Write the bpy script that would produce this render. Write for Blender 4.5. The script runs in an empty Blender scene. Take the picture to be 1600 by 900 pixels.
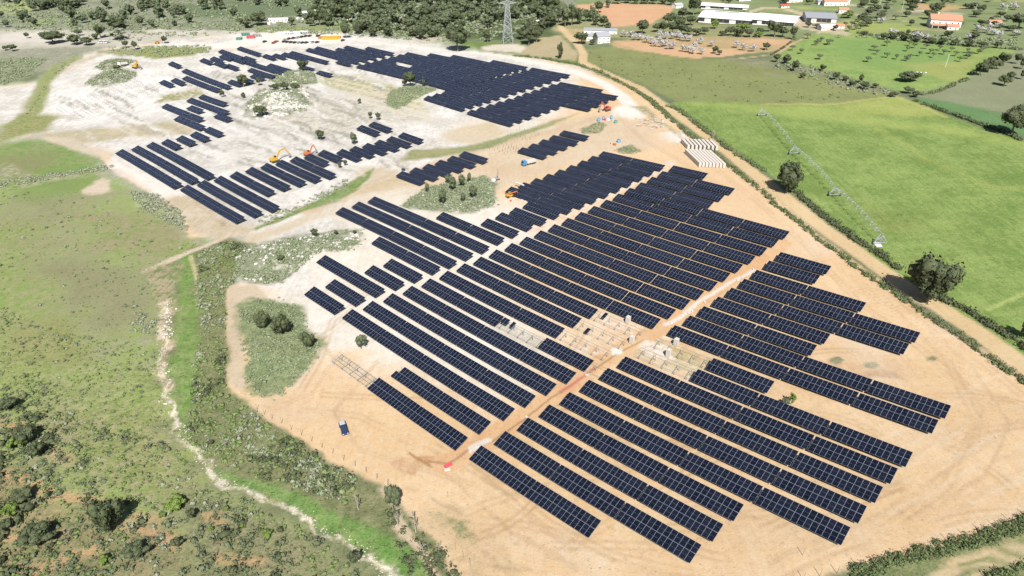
import bpy, math, random
import numpy as np
from mathutils import Matrix, Vector

# ---------------------------------------------------------------- camera, light, exposure
SC = bpy.context.scene
FPX, PITCH, ZC = 1075.07, 0.552302, 145.0
camd = bpy.data.cameras.new('camera'); cam = bpy.data.objects.new('camera', camd)
SC.collection.objects.link(cam); SC.camera = cam
camd.sensor_width = 36.0; camd.lens = FPX / 1600.0 * 36.0
camd.clip_start = 1.0; camd.clip_end = 9000.0
cam.location = (0, 0, ZC); cam.rotation_euler = (math.pi / 2 - PITCH, 0, 0)

SUN_AZ = math.radians(173.0)      # compass style angle from +Y towards +X, where the sun stands
SUN_EL = math.radians(48.0)
world = bpy.data.worlds.new('World'); SC.world = world; world.use_nodes = True
nt = world.node_tree; bgn = nt.nodes['Background']
sky = nt.nodes.new('ShaderNodeTexSky'); sky.sky_type = 'NISHITA'; sky.sun_disc = False
sky.sun_elevation = SUN_EL; sky.sun_rotation = SUN_AZ; sky.altitude = 100
sky.air_density = 1.0; sky.dust_density = 1.5
nt.links.new(sky.outputs[0], bgn.inputs[0]); bgn.inputs[1].default_value = 0.05
sund = bpy.data.lights.new('sun', 'SUN'); sun = bpy.data.objects.new('sun', sund)
SC.collection.objects.link(sun)
sund.energy = 5.0; sund.angle = math.radians(0.5); sund.color = (1.0, 0.955, 0.89)
sdir = Vector((math.sin(SUN_AZ) * math.cos(SUN_EL), math.cos(SUN_AZ) * math.cos(SUN_EL), math.sin(SUN_EL)))
sun.rotation_euler = sdir.to_track_quat('Z', 'Y').to_euler(); sun.location = (0, -50, 300)
SC.render.engine = 'CYCLES'
SC.view_settings.view_transform = 'Standard'; SC.view_settings.look = 'None'
SC.view_settings.exposure = 1.02; SC.view_settings.gamma = 1.0
SC.render.resolution_x = 1024; SC.render.resolution_y = 576

random.seed(7); RNG = np.random.default_rng(7)
COL = SC.collection

# ---------------------------------------------------------------- terrain surface (metres)
GX0, GY0, GS, NX, NY = -1400.0, -80.0, 80.0, 36, 20
ZL = np.array([71,67,63,60,57,54,51,50,48,47,46,46,45,46,46,47,47,48,49,50,71,67,62,58,54,51,48,46,44,43,42,41,41,41,42,42,43,44,45,46,72,66,61,56,52,48,45,42,40,39,38,37,37,37,38,38,39,40,41,43,73,66,61,55,50,46,42,39,36,34,33,33,33,33,33,34,35,36,38,39,74,67,60,54,48,43,38,35,32,30,29,28,28,29,29,30,31,33,34,35,77,68,60,53,46,40,35,31,28,26,24,24,24,24,25,26,28,29,30,32,80,71,61,52,44,37,31,27,23,21,20,19,19,20,21,23,24,26,27,28,86,74,63,52,43,34,27,22,18,16,15,15,15,16,18,19,21,22,24,25,93,79,66,53,42,32,23,17,13,11,10,10,11,13,14,16,18,19,21,22,102,86,71,55,42,29,19,12,7,5,5,6,8,10,12,14,15,17,18,19,114,96,77,59,42,27,15,6,1,0,0,2,5,7,10,11,13,14,15,16,128,107,86,65,45,26,11,0,-6,-6,-4,0,3,6,8,10,11,12,12,13,145,121,97,74,50,27,7,-8,-14,-13,-7,-2,2,5,7,8,9,10,10,10,165,138,111,85,58,31,6,-15,-25,-19,-9,-2,2,5,7,8,8,8,8,7,187,156,126,98,70,40,9,-20,-39,-27,-10,-2,3,6,7,7,7,6,6,5,214,177,142,112,84,53,18,-12,-50,-38,-14,-3,4,6,7,7,7,5,4,2,246,200,157,122,97,67,30,20,-12,-26,-10,1,6,8,9,8,7,5,3,0,285,229,173,125,101,69,15,24,39,14,5,9,10,11,11,10,8,5,2,-1,330,269,200,121,77,64,53,14,43,38,17,16,17,17,16,14,11,7,3,-2,378,318,254,176,86,56,67,46,52,41,33,31,30,28,24,20,16,10,4,-2,422,365,307,240,143,129,146,139,127,94,71,58,49,43,36,29,22,15,7,-1,459,405,350,289,217,192,197,191,173,141,112,90,74,62,51,41,31,21,11,1,490,439,387,333,282,253,241,228,207,178,148,122,101,83,68,54,41,29,17,4,516,468,421,374,333,302,280,259,235,208,179,151,127,105,86,69,53,38,24,9,539,495,451,410,373,341,314,288,262,234,205,177,151,127,105,85,67,49,32,15,559,518,478,441,405,373,343,314,285,257,228,200,172,147,123,101,80,61,41,22,577,539,502,466,432,399,367,337,307,278,249,220,192,166,141,117,94,73,52,31,593,557,522,487,454,421,389,358,327,297,268,239,211,184,158,133,109,85,63,40,608,574,539,506,473,440,408,377,346,315,286,257,228,200,174,148,123,98,74,51,622,588,555,522,489,457,425,393,363,332,302,273,244,216,189,162,137,111,86,62,635,602,569,537,504,472,440,409,378,348,318,289,260,231,204,177,150,124,99,73,647,614,582,550,518,486,455,424,393,363,333,303,275,246,218,191,164,137,111,85,659,627,595,563,531,500,469,438,407,377,347,318,289,260,232,205,177,150,124,97,670,639,607,575,544,513,482,451,421,391,361,332,303,274,246,218,191,163,136,109,682,650,619,588,557,526,495,465,435,405,375,346,317,288,260,232,204,177,149,122,693,662,631,600,569,539,508,478,448,418,389,360,331,302,274,245,217,190,162,135], float).reshape(NX, NY) / 10.0
def _bs(t): return [(1-t)**3/6, (3*t**3-6*t**2+4)/6, (-3*t**3+3*t**2+3*t+1)/6, t**3/6]
BUMPS = []     # (x, y, radius, height) filled below
def terr0(x, y):
    x = np.asarray(x, float); y = np.asarray(y, float)
    fx = np.clip((x-GX0)/GS, 1e-6, NX-3-1e-6); fy = np.clip((y-GY0)/GS, 1e-6, NY-3-1e-6)
    ix = fx.astype(int); iy = fy.astype(int); bx = _bs(fx-ix); by = _bs(fy-iy); r = 0
    for a in range(4):
        for b in range(4): r = r + bx[a]*by[b]*ZL[ix+a, iy+b]
    return r-.3
def ground(x, y):
    x = np.asarray(x, float); y = np.asarray(y, float)
    z = terr0(x, y)
    for (bx, by, br, bh) in BUMPS:
        d2 = ((x-bx)**2+(y-by)**2)/(br*br)
        z = z + bh*np.exp(-d2*1.5)
    return z
_cp, _sp = math.cos(PITCH), math.sin(PITCH)
def at(px, py):
    """ground point seen at pixel (px,py) of the 1600x900 photograph -> (N,2) x,y"""
    px = np.atleast_1d(np.asarray(px, float)); py = np.atleast_1d(np.asarray(py, float))
    a = (px-800)/FPX; b = -(py-450)/FPX
    d = np.stack([a, b*_sp+_cp, b*_cp-_sp], 1)
    d[:, 2] = np.minimum(d[:, 2], -0.02)
    t = -135/d[:, 2]
    for _ in range(30):
        P = d*t[:, None]
        t = t*(1-.8*(P[:, 2]+ZC-terr0(P[:, 0], P[:, 1]))/P[:, 2])
    return (d*t[:, None])[:, :2]
def at1(px, py):
    p = at(px, py)[0]; return float(p[0]), float(p[1])
def depth(x, y):
    z = float(ground(x, y))-ZC
    return y*_cp - z*_sp
def W2P(p): return [tuple(q) for q in at([a for a, b in p], [b for a, b in p])]

# mounds (photo pixel, radius m, height m)
for (px, py, r, h) in [(435, 160, 24, 7.0), (465, 118, 16, 3.0), (640, 148, 14, 2.0), (178, 121, 20, 3.5), (182, 102, 20, 3.0),
                       (705, 305, 13, 2.2), (480, 392, 13, 2.6), (430, 408, 9, 2.6), (430, 550, 10, 1.6), (560, 395, 6, .3), (770, 150, 1, 0)]:
    x, y = at1(px, py); BUMPS.append((x, y, r, h))
for (px, py, r, h) in [(262, 490, 5, -1.0), (258, 540, 5, -1.0), (255, 590, 5, -1.0), (262, 650, 5, -1.0), (312, 712, 4, -1.0),
                       (345, 747, 4, -.8), (432, 782, 4, -.8), (505, 825, 4, -.8), (560, 850, 4, -.8), (595, 892, 4, -.8)]:
    x, y = at1(px, py); BUMPS.append((x, y, r, h))

# ---------------------------------------------------------------- helpers
def s2l(c):
    return tuple(((v/255)/12.92 if v/255 <= .04045 else ((v/255+.055)/1.055)**2.4) for v in c)
KALB = 0.45
def alb(c, k=1.0): return tuple(min(.88, v*KALB*k) for v in s2l(c))

def tag(o, label=None, cat=None, group=None, kind=None):
    if label: o['label'] = label
    if cat: o['category'] = cat
    if group: o['group'] = group
    if kind: o['kind'] = kind
    return o
def empty(name, loc, rz=0, label=None, cat=None, group=None):
    o = bpy.data.objects.new(name, None); COL.objects.link(o)
    o.location = loc; o.rotation_euler = (0, 0, rz); o.empty_display_size = .5
    return tag(o, label, cat, group)
def link(name, me, parent=None, loc=None, rot=None, scale=None):
    o = bpy.data.objects.new(name, me); COL.objects.link(o)
    if parent: o.parent = parent
    if loc is not None: o.location = loc
    if rot is not None: o.rotation_euler = rot
    if scale is not None: o.scale = scale
    return o
class MB:
    """collects quads/tris and makes ONE mesh"""
    def __init__(s): s.v = []; s.f = []; s.m = []
    def poly(s, pts, m=0):
        n = len(s.v); s.v += [tuple(p) for p in pts]; s.f.append(tuple(range(n, n+len(pts)))); s.m.append(m)
    def box(s, c, d, m=0, rot=None):
        x, y, z = d[0]/2, d[1]/2, d[2]/2; n = len(s.v)
        pts = [Vector((sx*x, sy*y, sz*z)) for sz in (-1, 1) for sy in (-1, 1) for sx in (-1, 1)]
        if rot is not None: pts = [rot @ p for p in pts]
        s.v += [tuple(p+Vector(c)) for p in pts]
        for f in ((0,2,3,1),(4,5,7,6),(0,1,5,4),(2,6,7,3),(0,4,6,2),(1,3,7,5)):
            s.f.append(tuple(n+i for i in f)); s.m.append(m)
    def bar(s, a, b, w, m=0, h=None):
        a = Vector(a); b = Vector(b); d = b-a; L = d.length
        if L < 1e-6: return
        q = d.to_track_quat('X', 'Z').to_matrix()
        s.box((a+b)/2, (L, w, h or w), m, q)
    def tube(s, a, b, r0, r1, n=6, m=0):
        a = Vector(a); b = Vector(b); d = (b-a)
        if d.length < 1e-6: return
        q = d.to_track_quat('Z', 'X').to_matrix(); k = len(s.v)
        for (c, r) in ((a, r0), (b, r1)):
            for i in range(n):
                t = 2*math.pi*i/n; s.v.append(tuple(c+q @ Vector((math.cos(t)*r, math.sin(t)*r, 0))))
        for i in range(n):
            j = (i+1) % n; s.f.append((k+i, k+j, k+n+j, k+n+i)); s.m.append(m)
        s.f.append(tuple(k+n+i for i in range(n))); s.m.append(m)
    def prism(s, prof, y0, y1, m=0):
        """profile in xz extruded along y"""
        k = len(s.v); n = len(prof)
        s.v += [(x, y0, z) for x, z in prof]+[(x, y1, z) for x, z in prof]
        for i in range(n):
            j = (i+1) % n; s.f.append((k+i, k+j, k+n+j, k+n+i)); s.m.append(m)
        s.f.append(tuple(k+i for i in range(n))[::-1]); s.m.append(m); s.f.append(tuple(k+n+i for i in range(n))); s.m.append(m)
    def mesh(s, name, mats, smooth=False):
        me = bpy.data.meshes.new(name); me.from_pydata(s.v, [], s.f)
        for mt in (mats if isinstance(mats, (list, tuple)) else [mats]): me.materials.append(mt)
        me.polygons.foreach_set('material_index', s.m)
        if smooth: me.polygons.foreach_set('use_smooth', [True]*len(s.f))
        me.update(); return me
    def obj(s, name, mats, parent=None, smooth=False, **k): return link(name, s.mesh(name, mats, smooth), parent, **k)

def fast_mesh(name, V, F, mat, tint=None, smooth=False, vcols=None):
    """V (n,3) F (m,k) numpy"""
    me = bpy.data.meshes.new(name)
    n, (m, k) = len(V), F.shape
    me.vertices.add(n); me.vertices.foreach_set('co', np.asarray(V, np.float32).ravel())
    me.loops.add(m*k); me.loops.foreach_set('vertex_index', np.asarray(F, np.int32).ravel())
    me.polygons.add(m); me.polygons.foreach_set('loop_start', np.arange(0, m*k, k, dtype=np.int32))
    me.polygons.foreach_set('loop_total', np.full(m, k, np.int32))
    if smooth: me.polygons.foreach_set('use_smooth', np.ones(m, bool))
    if tint is not None:
        a = me.attributes.new('tint', 'FLOAT', 'POINT'); a.data.foreach_set('value', np.asarray(tint, np.float32))
    if vcols:
        for nm, c in vcols.items():
            a = me.attributes.new(nm, 'FLOAT_COLOR', 'POINT')
            a.data.foreach_set('color', np.asarray(c, np.float32).ravel())
    me.materials.append(mat); me.update(calc_edges=True); return me

# ---------------------------------------------------------------- materials
def newmat(name):
    m = bpy.data.materials.new(name); m.use_nodes = True
    return m, m.node_tree, m.node_tree.nodes['Principled BSDF']
def N(t, typ, **kw):
    n = t.nodes.new(typ)
    for k, v in kw.items():
        if k.startswith('i_'):
            key = k[2:]; n.inputs[int(key) if key.isdigit() else key].default_value = v
        else: setattr(n, k, v)
    return n
def math_n(t, op, a, b=None, clamp=False):
    n = t.nodes.new('ShaderNodeMath'); n.operation = op; n.use_clamp = clamp
    for i, q in enumerate((a, b)):
        if q is None: continue
        if isinstance(q, (int, float)): n.inputs[i].default_value = q
        else: t.links.new(q, n.inputs[i])
    return n.outputs[0]
def simple(name, c, rough=.7, metal=0.0, var=.12, scale=3.0, spec=.5):
    """plain paint / metal / plaster with faint wear"""
    m, t, b = newmat(name)
    tc = N(t, 'ShaderNodeTexCoord'); no = N(t, 'ShaderNodeTexNoise', i_Scale=scale, i_Detail=5.0)
    t.links.new(tc.outputs['Object'], no.inputs['Vector'])
    f = math_n(t, 'MULTIPLY_ADD', no.outputs[0], 2*var); t.nodes[-1].inputs[2].default_value = 1-var
    mx = N(t, 'ShaderNodeVectorMath', operation='SCALE'); mx.inputs[0].default_value = c
    t.links.new(f, mx.inputs['Scale']); t.links.new(mx.outputs[0], b.inputs['Base Color'])
    b.inputs['Roughness'].default_value = rough; b.inputs['Metallic'].default_value = metal
    b.inputs['Specular IOR Level'].default_value = spec
    return m
def leafy(name, ca, cb, cc=None, rough=.75):
    """foliage: tint attribute and object random mix two leaf colours"""
    m, t, b = newmat(name)
    at_ = N(t, 'ShaderNodeAttribute', attribute_name='tint'); oi = N(t, 'ShaderNodeObjectInfo')
    geo = N(t, 'ShaderNodeNewGeometry'); no = N(t, 'ShaderNodeTexNoise', i_Scale=.9, i_Detail=4.0)
    t.links.new(geo.outputs['Position'], no.inputs['Vector'])
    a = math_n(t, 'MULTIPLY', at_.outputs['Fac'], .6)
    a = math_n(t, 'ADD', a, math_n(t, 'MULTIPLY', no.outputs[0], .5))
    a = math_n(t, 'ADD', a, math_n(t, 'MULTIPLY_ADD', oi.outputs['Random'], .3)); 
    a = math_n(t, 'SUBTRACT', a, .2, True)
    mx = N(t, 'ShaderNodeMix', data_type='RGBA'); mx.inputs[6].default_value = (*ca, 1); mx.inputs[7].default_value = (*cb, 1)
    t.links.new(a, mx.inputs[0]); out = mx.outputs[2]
    t.links.new(out, b.inputs['Base Color'])
    b.inputs['Roughness'].default_value = rough; b.inputs['Specular IOR Level'].default_value = .25
    return m
M = {}
M['oak'] = leafy('oak_leaves', (.014, .021, .009), (.058, .072, .034))
M['olive'] = leafy('olive_leaves', (.028, .038, .020), (.088, .108, .058))
M['bright'] = leafy('bright_leaves', (.035, .065, .012), (.105, .155, .032))
M['scrub'] = leafy('scrub_leaves', (.05, .068, .032), (.165, .195, .115))
M['grey'] = leafy('grey_scrub', (.06, .074, .042), (.18, .20, .135))
M['green'] = leafy('green_scrub', (.034, .056, .018), (.115, .155, .055))
M['blossom'] = leafy('blossom', (.13, .13, .11), (.36, .36, .35))
M['wood'] = leafy('forest_leaves', (.020, .030, .015), (.078, .098, .052))
M['hedge'] = leafy('hedge_leaves', (.02, .032, .012), (.085, .112, .045))
M['bark'] = simple('bark', (.16, .13, .10), .9)
M['deadbark'] = simple('dead_bark', (.25, .23, .20), .9)
M['alu'] = simple('aluminium_frame', (.235, .265, .31), .45, .3, .05)
M['steel'] = simple('galvanised_steel', (.30, .31, .32), .5, .5)
M['paleSteel'] = simple('pale_steel', (.32, .35, .36), .5, .3)
M['white'] = simple('white_paint', (.58, .58, .57), .6)
M['film'] = simple('white_wrap', (.38, .365, .34), .6)
M['card'] = simple('cardboard', (.36, .29, .21), .85)
M['plaster'] = simple('white_plaster', (.54, .52, .49), .85)
M['tile'] = simple('red_roof_tiles', (.40, .16, .10), .8, var=.25, scale=1.5)
M['greyroof'] = simple('grey_roof_sheets', (.20, .21, .23), .6)
M['dark'] = simple('dark_shade_lid', (.02, .02, .022), .6)
M['yellow'] = simple('yellow_paint', (.40, .24, .02), .45)
M['red'] = simple('red_paint', (.34, .07, .05), .45)
M['orange'] = simple('orange_paint', (.38, .11, .04), .45)
M['rubber'] = simple('black_rubber', (.03, .03, .03), .85)
M['glassd'] = simple('dark_glass', (.015, .02, .03), .1, 0, .05)
M['bluep'] = simple('blue_car_paint', (.015, .03, .08), .3)
M['bluet'] = simple('blue_tank', (.06, .17, .30), .5)
M['greent'] = simple('green_tank', (.05, .17, .12), .5)
M['silver'] = simple('silver_paint', (.42, .43, .44), .3, .3)
M['redmat'] = simple('red_sheet', (.42, .06, .07), .6)
M['timber'] = simple('timber', (.30, .20, .12), .85)
M['postm'] = simple('fence_post_timber', (.22, .18, .14), .85)
M['rock'] = simple('pale_rock', (.38, .365, .33), .95, var=.3, scale=.8)
M['creekstone'] = simple('creek_stone', (.36, .33, .27), .95, var=.2)
M['yardwrap'] = simple('yard_wrap', (.40, .37, .34), .6, var=.2)
M['clod'] = simple('brown_clods', (.26, .18, .11), .95, var=.3)
M['tarp'] = simple('blue_tarp', (.05, .14, .30), .5)

# module glass: dark navy cells, faint half-cell lines, slight differences between modules
def module_glass():
    m, t, b = newmat('module_glass')
    oi = N(t, 'ShaderNodeObjectInfo'); geo = N(t, 'ShaderNodeNewGeometry')
    isl = geo.outputs['Random Per Island']
    r = math_n(t, 'ADD', math_n(t, 'MULTIPLY', oi.outputs['Random'], .65), math_n(t, 'MULTIPLY', isl, .35))
    mx = N(t, 'ShaderNodeMix', data_type='RGBA'); mx.inputs[6].default_value = (.003, .0042, .009, 1); mx.inputs[7].default_value = (.009, .0115, .020, 1)
    t.links.new(r, mx.inputs[0])
    # anti-reflection tint and the sky's reflection, put into the base colour at low angles
    lw = N(t, 'ShaderNodeLayerWeight', i_Blend=.35); ar = N(t, 'ShaderNodeMix', data_type='RGBA'); ar.inputs[7].default_value = (.007, .011, .032, 1)
    t.links.new(math_n(t, 'MULTIPLY', lw.outputs['Facing'], 1.0, True), ar.inputs[0]); t.links.new(mx.outputs[2], ar.inputs[6])
    tc = N(t, 'ShaderNodeTexCoord'); no = N(t, 'ShaderNodeTexNoise', i_Scale=.35, i_Detail=3.0)
    t.links.new(geo.outputs['Position'], no.inputs['Vector'])
    du = N(t, 'ShaderNodeMix', data_type='RGBA'); t.links.new(ar.outputs[2], du.inputs[6]); du.inputs[7].default_value = (.10, .09, .075, 1)
    t.links.new(math_n(t, 'MULTIPLY', math_n(t, 'SUBTRACT', no.outputs[0], .45, True), .07), du.inputs[0])
    t.links.new(du.outputs[2], b.inputs['Base Color'])
    b.inputs['Roughness'].default_value = .12; b.inputs['IOR'].default_value = 1.5
    b.inputs['Specular IOR Level'].default_value = .19
    return m
M['pv'] = module_glass()
ROWS = {
 'D1': (2, -11.13, 130.62),
 'D2': (3, -4.75, 136.34),
 'D3': (3, 1.54, 141.96),
 'D4': (3, 7.83, 147.72),
 'D5': (4, 14.09, 153.31),
 'D6': (4, 20.40, 159.28),
 'D7': (4, 26.86, 165.22),
 'D8': (4, 33.21, 171.14),
 'D9': (3, 54.15, 162.75),
 'D10': (1, 60.28, 168.28),
 'D11': (4, 52.36, 188.55),
 'D12': (4, 58.79, 194.26),
 'D13': (2, 64.84, 199.77),
 'D14': (2, 71.33, 205.69),
 'D15': (3, 77.63, 211.35),
 'D16': (3, 83.94, 217.11),
 'D17': (2, 90.27, 223.02),
 'D18': (1, 96.98, 229.42),
 'D19': (1, 103.33, 235.41),
 'C1': (2, -43.75, 161.63),
 'C2': (2, -37.60, 168.01),
 'C3': (4, -59.96, 201.51),
 'C4': (4, -53.78, 207.33),
 'C5': (4, -47.33, 212.87),
 'C6': (4, -40.94, 218.50),
 'C7': (2, -34.55, 224.14),
 'C7b': (1, 8.67, 183.18),
 'C8': (3, -28.30, 230.26),
 'C9': (3, -22.00, 236.45),
 'C10': (3, -15.66, 242.06),
 'C11': (4, -9.46, 248.14),
 'C12': (4, -3.04, 253.91),
 'C13': (4, 3.30, 259.74),
 'C14': (4, 9.58, 265.61),
 'C15': (4, 15.92, 271.32),
 'C16': (4, 22.24, 277.28),
 'C17': (4, 28.65, 283.20),
 'C18': (4, 35.15, 289.08),
 'C19': (4, 41.61, 295.10),
 'C20': (4, 48.12, 301.26),
 'C21': (4, 54.44, 307.21),
 'C22': (2, 60.73, 312.76),
 'C23': (2, 67.19, 318.92),
 'C24': (2, 73.55, 325.04),
 'C25': (1, 80.32, 331.19),
 'B1': (1, -77.55, 217.53),
 'B2': (1, -71.10, 223.21),
 'B3': (2, -79.42, 243.38),
 'B4': (1, -58.27, 234.68),
 'B5': (1, -51.81, 240.30),
 'B6': (2, -60.11, 260.74),
 'B7': (4, -82.94, 293.63),
 'B8': (4, -76.63, 300.14),
 'B9': (4, -70.15, 306.21),
 'B10': (2, -34.88, 286.11),
 'B11': (1, -14.00, 278.58),
 'B12': (1, -7.67, 285.00),
 'B13': (1, -1.28, 290.16),
 'B14': (1, 5.08, 296.50),
 'B15': (2, -3.33, 315.27),
 'B16': (2, 3.03, 320.28),
 'B17': (2, 9.27, 325.50),
 'B18': (2, 15.76, 331.10),
 'B19': (2, 22.01, 336.52),
 'B20': (2, 28.41, 342.22),
 'B21': (2, 34.87, 348.37),
 'B22': (2, 41.08, 354.19),
 'B23': (2, 47.60, 360.13),
 'A1': (4, -230.46, 381.10),
 'A2': (4, -224.13, 387.18),
 'A3': (4, -218.07, 393.29),
 'A4': (1, -211.46, 398.51),
 'A5': (1, -205.27, 404.88),
 'A6': (1, -199.64, 412.18),
 'A7': (1, -194.47, 421.08),
 'A8': (2, -225.97, 449.73),
 'A9': (3, -249.02, 482.99),
 'A10': (1, -228.31, 476.20),
 'A11': (3, -237.03, 497.13),
 'A12': (2, -231.57, 505.23),
 'A13': (1, -200.08, 452.31),
 'A14': (1, -279.67, 549.04),
 'A15': (1, -272.62, 553.97),
 'A16': (3, -265.88, 559.85),
 'A17': (4, -275.02, 581.46),
 'A18': (1, -296.07, 604.23),
 'A20': (1, -272.94, 614.79),
 'A21': (1, -266.00, 620.17),
 'A22': (2, -267.64, 645.22),
 'A22b': (1, -238.21, 621.61),
 'A23': (1, -260.47, 627.19),
 'A23b': (1, -245.53, 617.12),
 'A24': (1, -256.71, 604.37),
 'A24b': (1, -244.33, 595.77),
 'A25': (2, -208.05, 594.63),
 'A26': (3, -231.01, 606.08),
 'A27': (2, -220.17, 581.11),
 'A28': (1, -211.86, 561.57),
 'A29': (1, -218.23, 553.55),
 'A30': (1, -224.68, 546.25),
 'A31': (2, -254.32, 655.88),
 'A32': (3, -201.12, 637.06),
 'A32b': (2, -206.78, 632.72),
 'A32c': (1, -213.82, 628.95),
 'A32d': (1, -222.12, 627.34),
 'A33': (1, -178.45, 585.05),
 'A34': (1, -158.96, 564.85),
 'A40': (3, -169.08, 324.23),
 'A41': (3, -163.06, 330.75),
 'A42': (3, -156.72, 336.95),
 'A43': (2, -150.51, 343.16),
 'A44': (2, -144.42, 349.74),
 'A45': (2, -138.00, 355.46),
 'A46': (2, -131.32, 360.56),
 'A47': (2, -124.68, 365.56),
 'A48': (1, -118.01, 370.22),
 'A49': (1, -111.61, 376.17),
 'A50': (1, -101.13, 377.41),
 'A51': (1, -94.70, 382.25),
 'A52': (1, -88.18, 387.13),
 'A53': (1, -82.04, 392.66),
 'A54': (1, -75.81, 398.81),
 'A55': (1, -69.66, 405.66),
 'A56': (1, -97.72, 419.61),
 'A57': (1, -91.26, 425.94),
 'E1': (1, -61.40, 340.77),
 'E2': (1, -55.01, 345.94),
 'E3': (1, -48.77, 351.42),
 'E4': (1, -42.54, 357.18),
 'E5': (1, -36.31, 363.46),
 'E6': (1, -30.05, 370.39),
 'F1': (1, 3.07, 374.23),
 'F2': (1, 9.14, 380.30),
 'F3': (1, 15.35, 386.88),
 'F4': (1, 21.76, 393.30),
 'F5': (1, 28.42, 401.14),
 'G0a': (1, -150.50, 599.17),
 'G0b': (4, -188.62, 647.48),
 'G0c': (4, -182.12, 652.97),
 'G0d': (3, -161.56, 646.47),
 'G0e': (3, -155.43, 654.35),
 'G0f': (2, -134.72, 648.12),
 'G1_0': (6, -129.50, 581.66),
 'G1_1': (6, -124.04, 588.05),
 'G1_2': (6, -118.48, 594.63),
 'G1_3': (6, -112.80, 601.39),
 'G1_4': (6, -107.01, 608.36),
 'G1_5': (6, -101.10, 615.52),
 'G1_6': (6, -95.05, 622.87),
 'G1_7': (5, -74.27, 616.89),
 'G1_8': (4, -53.70, 608.45),
 'G1_9': (2, -18.79, 586.17),
 'G2_0': (2, -62.25, 480.62),
 'G2_1': (2, -56.65, 486.17),
 'G2_2': (2, -50.95, 491.85),
 'G2_3': (2, -45.13, 497.67),
 'G2_4': (2, -39.20, 503.64),
 'G2_5': (2, -33.14, 509.77),
 'G2_6': (2, -26.95, 516.06),
 'G2_7': (2, -20.63, 522.51),
 'G2_8': (2, -14.17, 529.11),
 'G2_9': (2, -7.57, 535.86),
 'G2_10': (2, -0.82, 542.74),
 'G2_11': (2, 6.09, 549.75),
 'G2_12': (2, 13.14, 556.85),
 'G3_0': (2, -30.05, 448.44),
 'G3_1': (2, -24.11, 454.15),
 'G3_2': (2, -18.04, 459.94),
 'G3_3': (2, -11.84, 465.81),
 'G3_4': (2, -5.50, 471.78),
 'G3_5': (2, 0.97, 477.85),
 'G3_6': (3, 6.67, 484.64),
 'G3_7': (3, 13.06, 491.29),
 'G3_8': (3, 19.61, 498.09),
 'G3_9': (3, 26.32, 505.07),
 'G3_10': (2, 32.75, 509.42),
}
AZR, TILT, TL, TW, GAP = 0.80680, 0.31302, 19.342, 4.8, 0.775

# ---------------------------------------------------------------- ground colours (real soil / grass colours by place)
def vnoise(x, y, seed=0):
    xi = np.floor(x).astype(np.int64); yi = np.floor(y).astype(np.int64); fx = x-xi; fy = y-yi
    fx = fx*fx*(3-2*fx); fy = fy*fy*(3-2*fy)
    def h(a, b):
        n = (a*374761393+b*668265263+seed*1442695041) & 0x7fffffff
        n = ((n ^ (n >> 13))*1274126177) & 0x7fffffff
        return ((n ^ (n >> 16)) & 0xffff)/65535.0
    return (h(xi, yi)*(1-fx)+h(xi+1, yi)*fx)*(1-fy)+(h(xi, yi+1)*(1-fx)+h(xi+1, yi+1)*fx)*fy
def fbm(x, y, sc, seed=0, o=3):
    r = 0; a = 1; t = 0
    for i in range(o):
        r = r+a*vnoise(x*sc*2**i+17.3*i, y*sc*2**i-9.1*i, seed+i); t += a; a *= .55
    return r/t
# grid: bearings and rings from the point below the camera, closer rings nearer
NB, NRG = 860, 470
ang = np.radians(np.concatenate([np.linspace(-75, -47, 30)[:-1], np.linspace(-47, 47, NB-58), np.linspace(47, 75, 30)[1:]]))
NB = len(ang)
dep = np.concatenate([np.linspace(72, 56, 12)[:-1], np.linspace(56, 7.6, NRG-40), np.linspace(7.6, 1.1, 32)[1:]])
rad = 135/np.tan(np.radians(dep)); NRG = len(rad)
AA, RR = np.meshgrid(ang, rad)
GXX = (RR*np.sin(AA)).ravel(); GYY = (RR*np.cos(AA)).ravel()
GZZ = ground(GXX, GYY)
nv = len(GXX)
CA = np.tile(np.array(alb((140, 150, 112))), (nv, 1)); CB = np.tile(np.array(alb((112, 124, 92))), (nv, 1))
PR = np.tile(np.array([.5, .25, .6]), (nv, 1))    # patch contrast, fine grain, roughness of relief
RID = np.zeros(nv, int)
WX = (fbm(GXX, GYY, .05, 3)-.5); WY = (fbm(GXX, GYY, .05, 11)-.5)
WX2 = (fbm(GXX, GYY, .35, 5)-.5); WY2 = (fbm(GXX, GYY, .35, 19)-.5)
def seg_dist(px, py, P, closed):
    d = np.full(len(px), 1e9); n = len(P)
    for i in range(n if closed else n-1):
        ax, ay = P[i]; bx, by = P[(i+1) % n]; dx, dy = bx-ax, by-ay; L2 = dx*dx+dy*dy+1e-9
        t = np.clip(((px-ax)*dx+(py-ay)*dy)/L2, 0, 1)
        d = np.minimum(d, (px-ax-t*dx)**2+(py-ay-t*dy)**2)
    return np.sqrt(d)
def inside(px, py, P):
    r = np.zeros(len(px), bool); n = len(P)
    for i in range(n):
        ax, ay = P[i]; bx, by = P[(i+1) % n]
        if ay == by: continue
        c = ((ay > py) != (by > py)) & (px < (bx-ax)*(py-ay)/(by-ay)+ax)
        r ^= c
    return r
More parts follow.
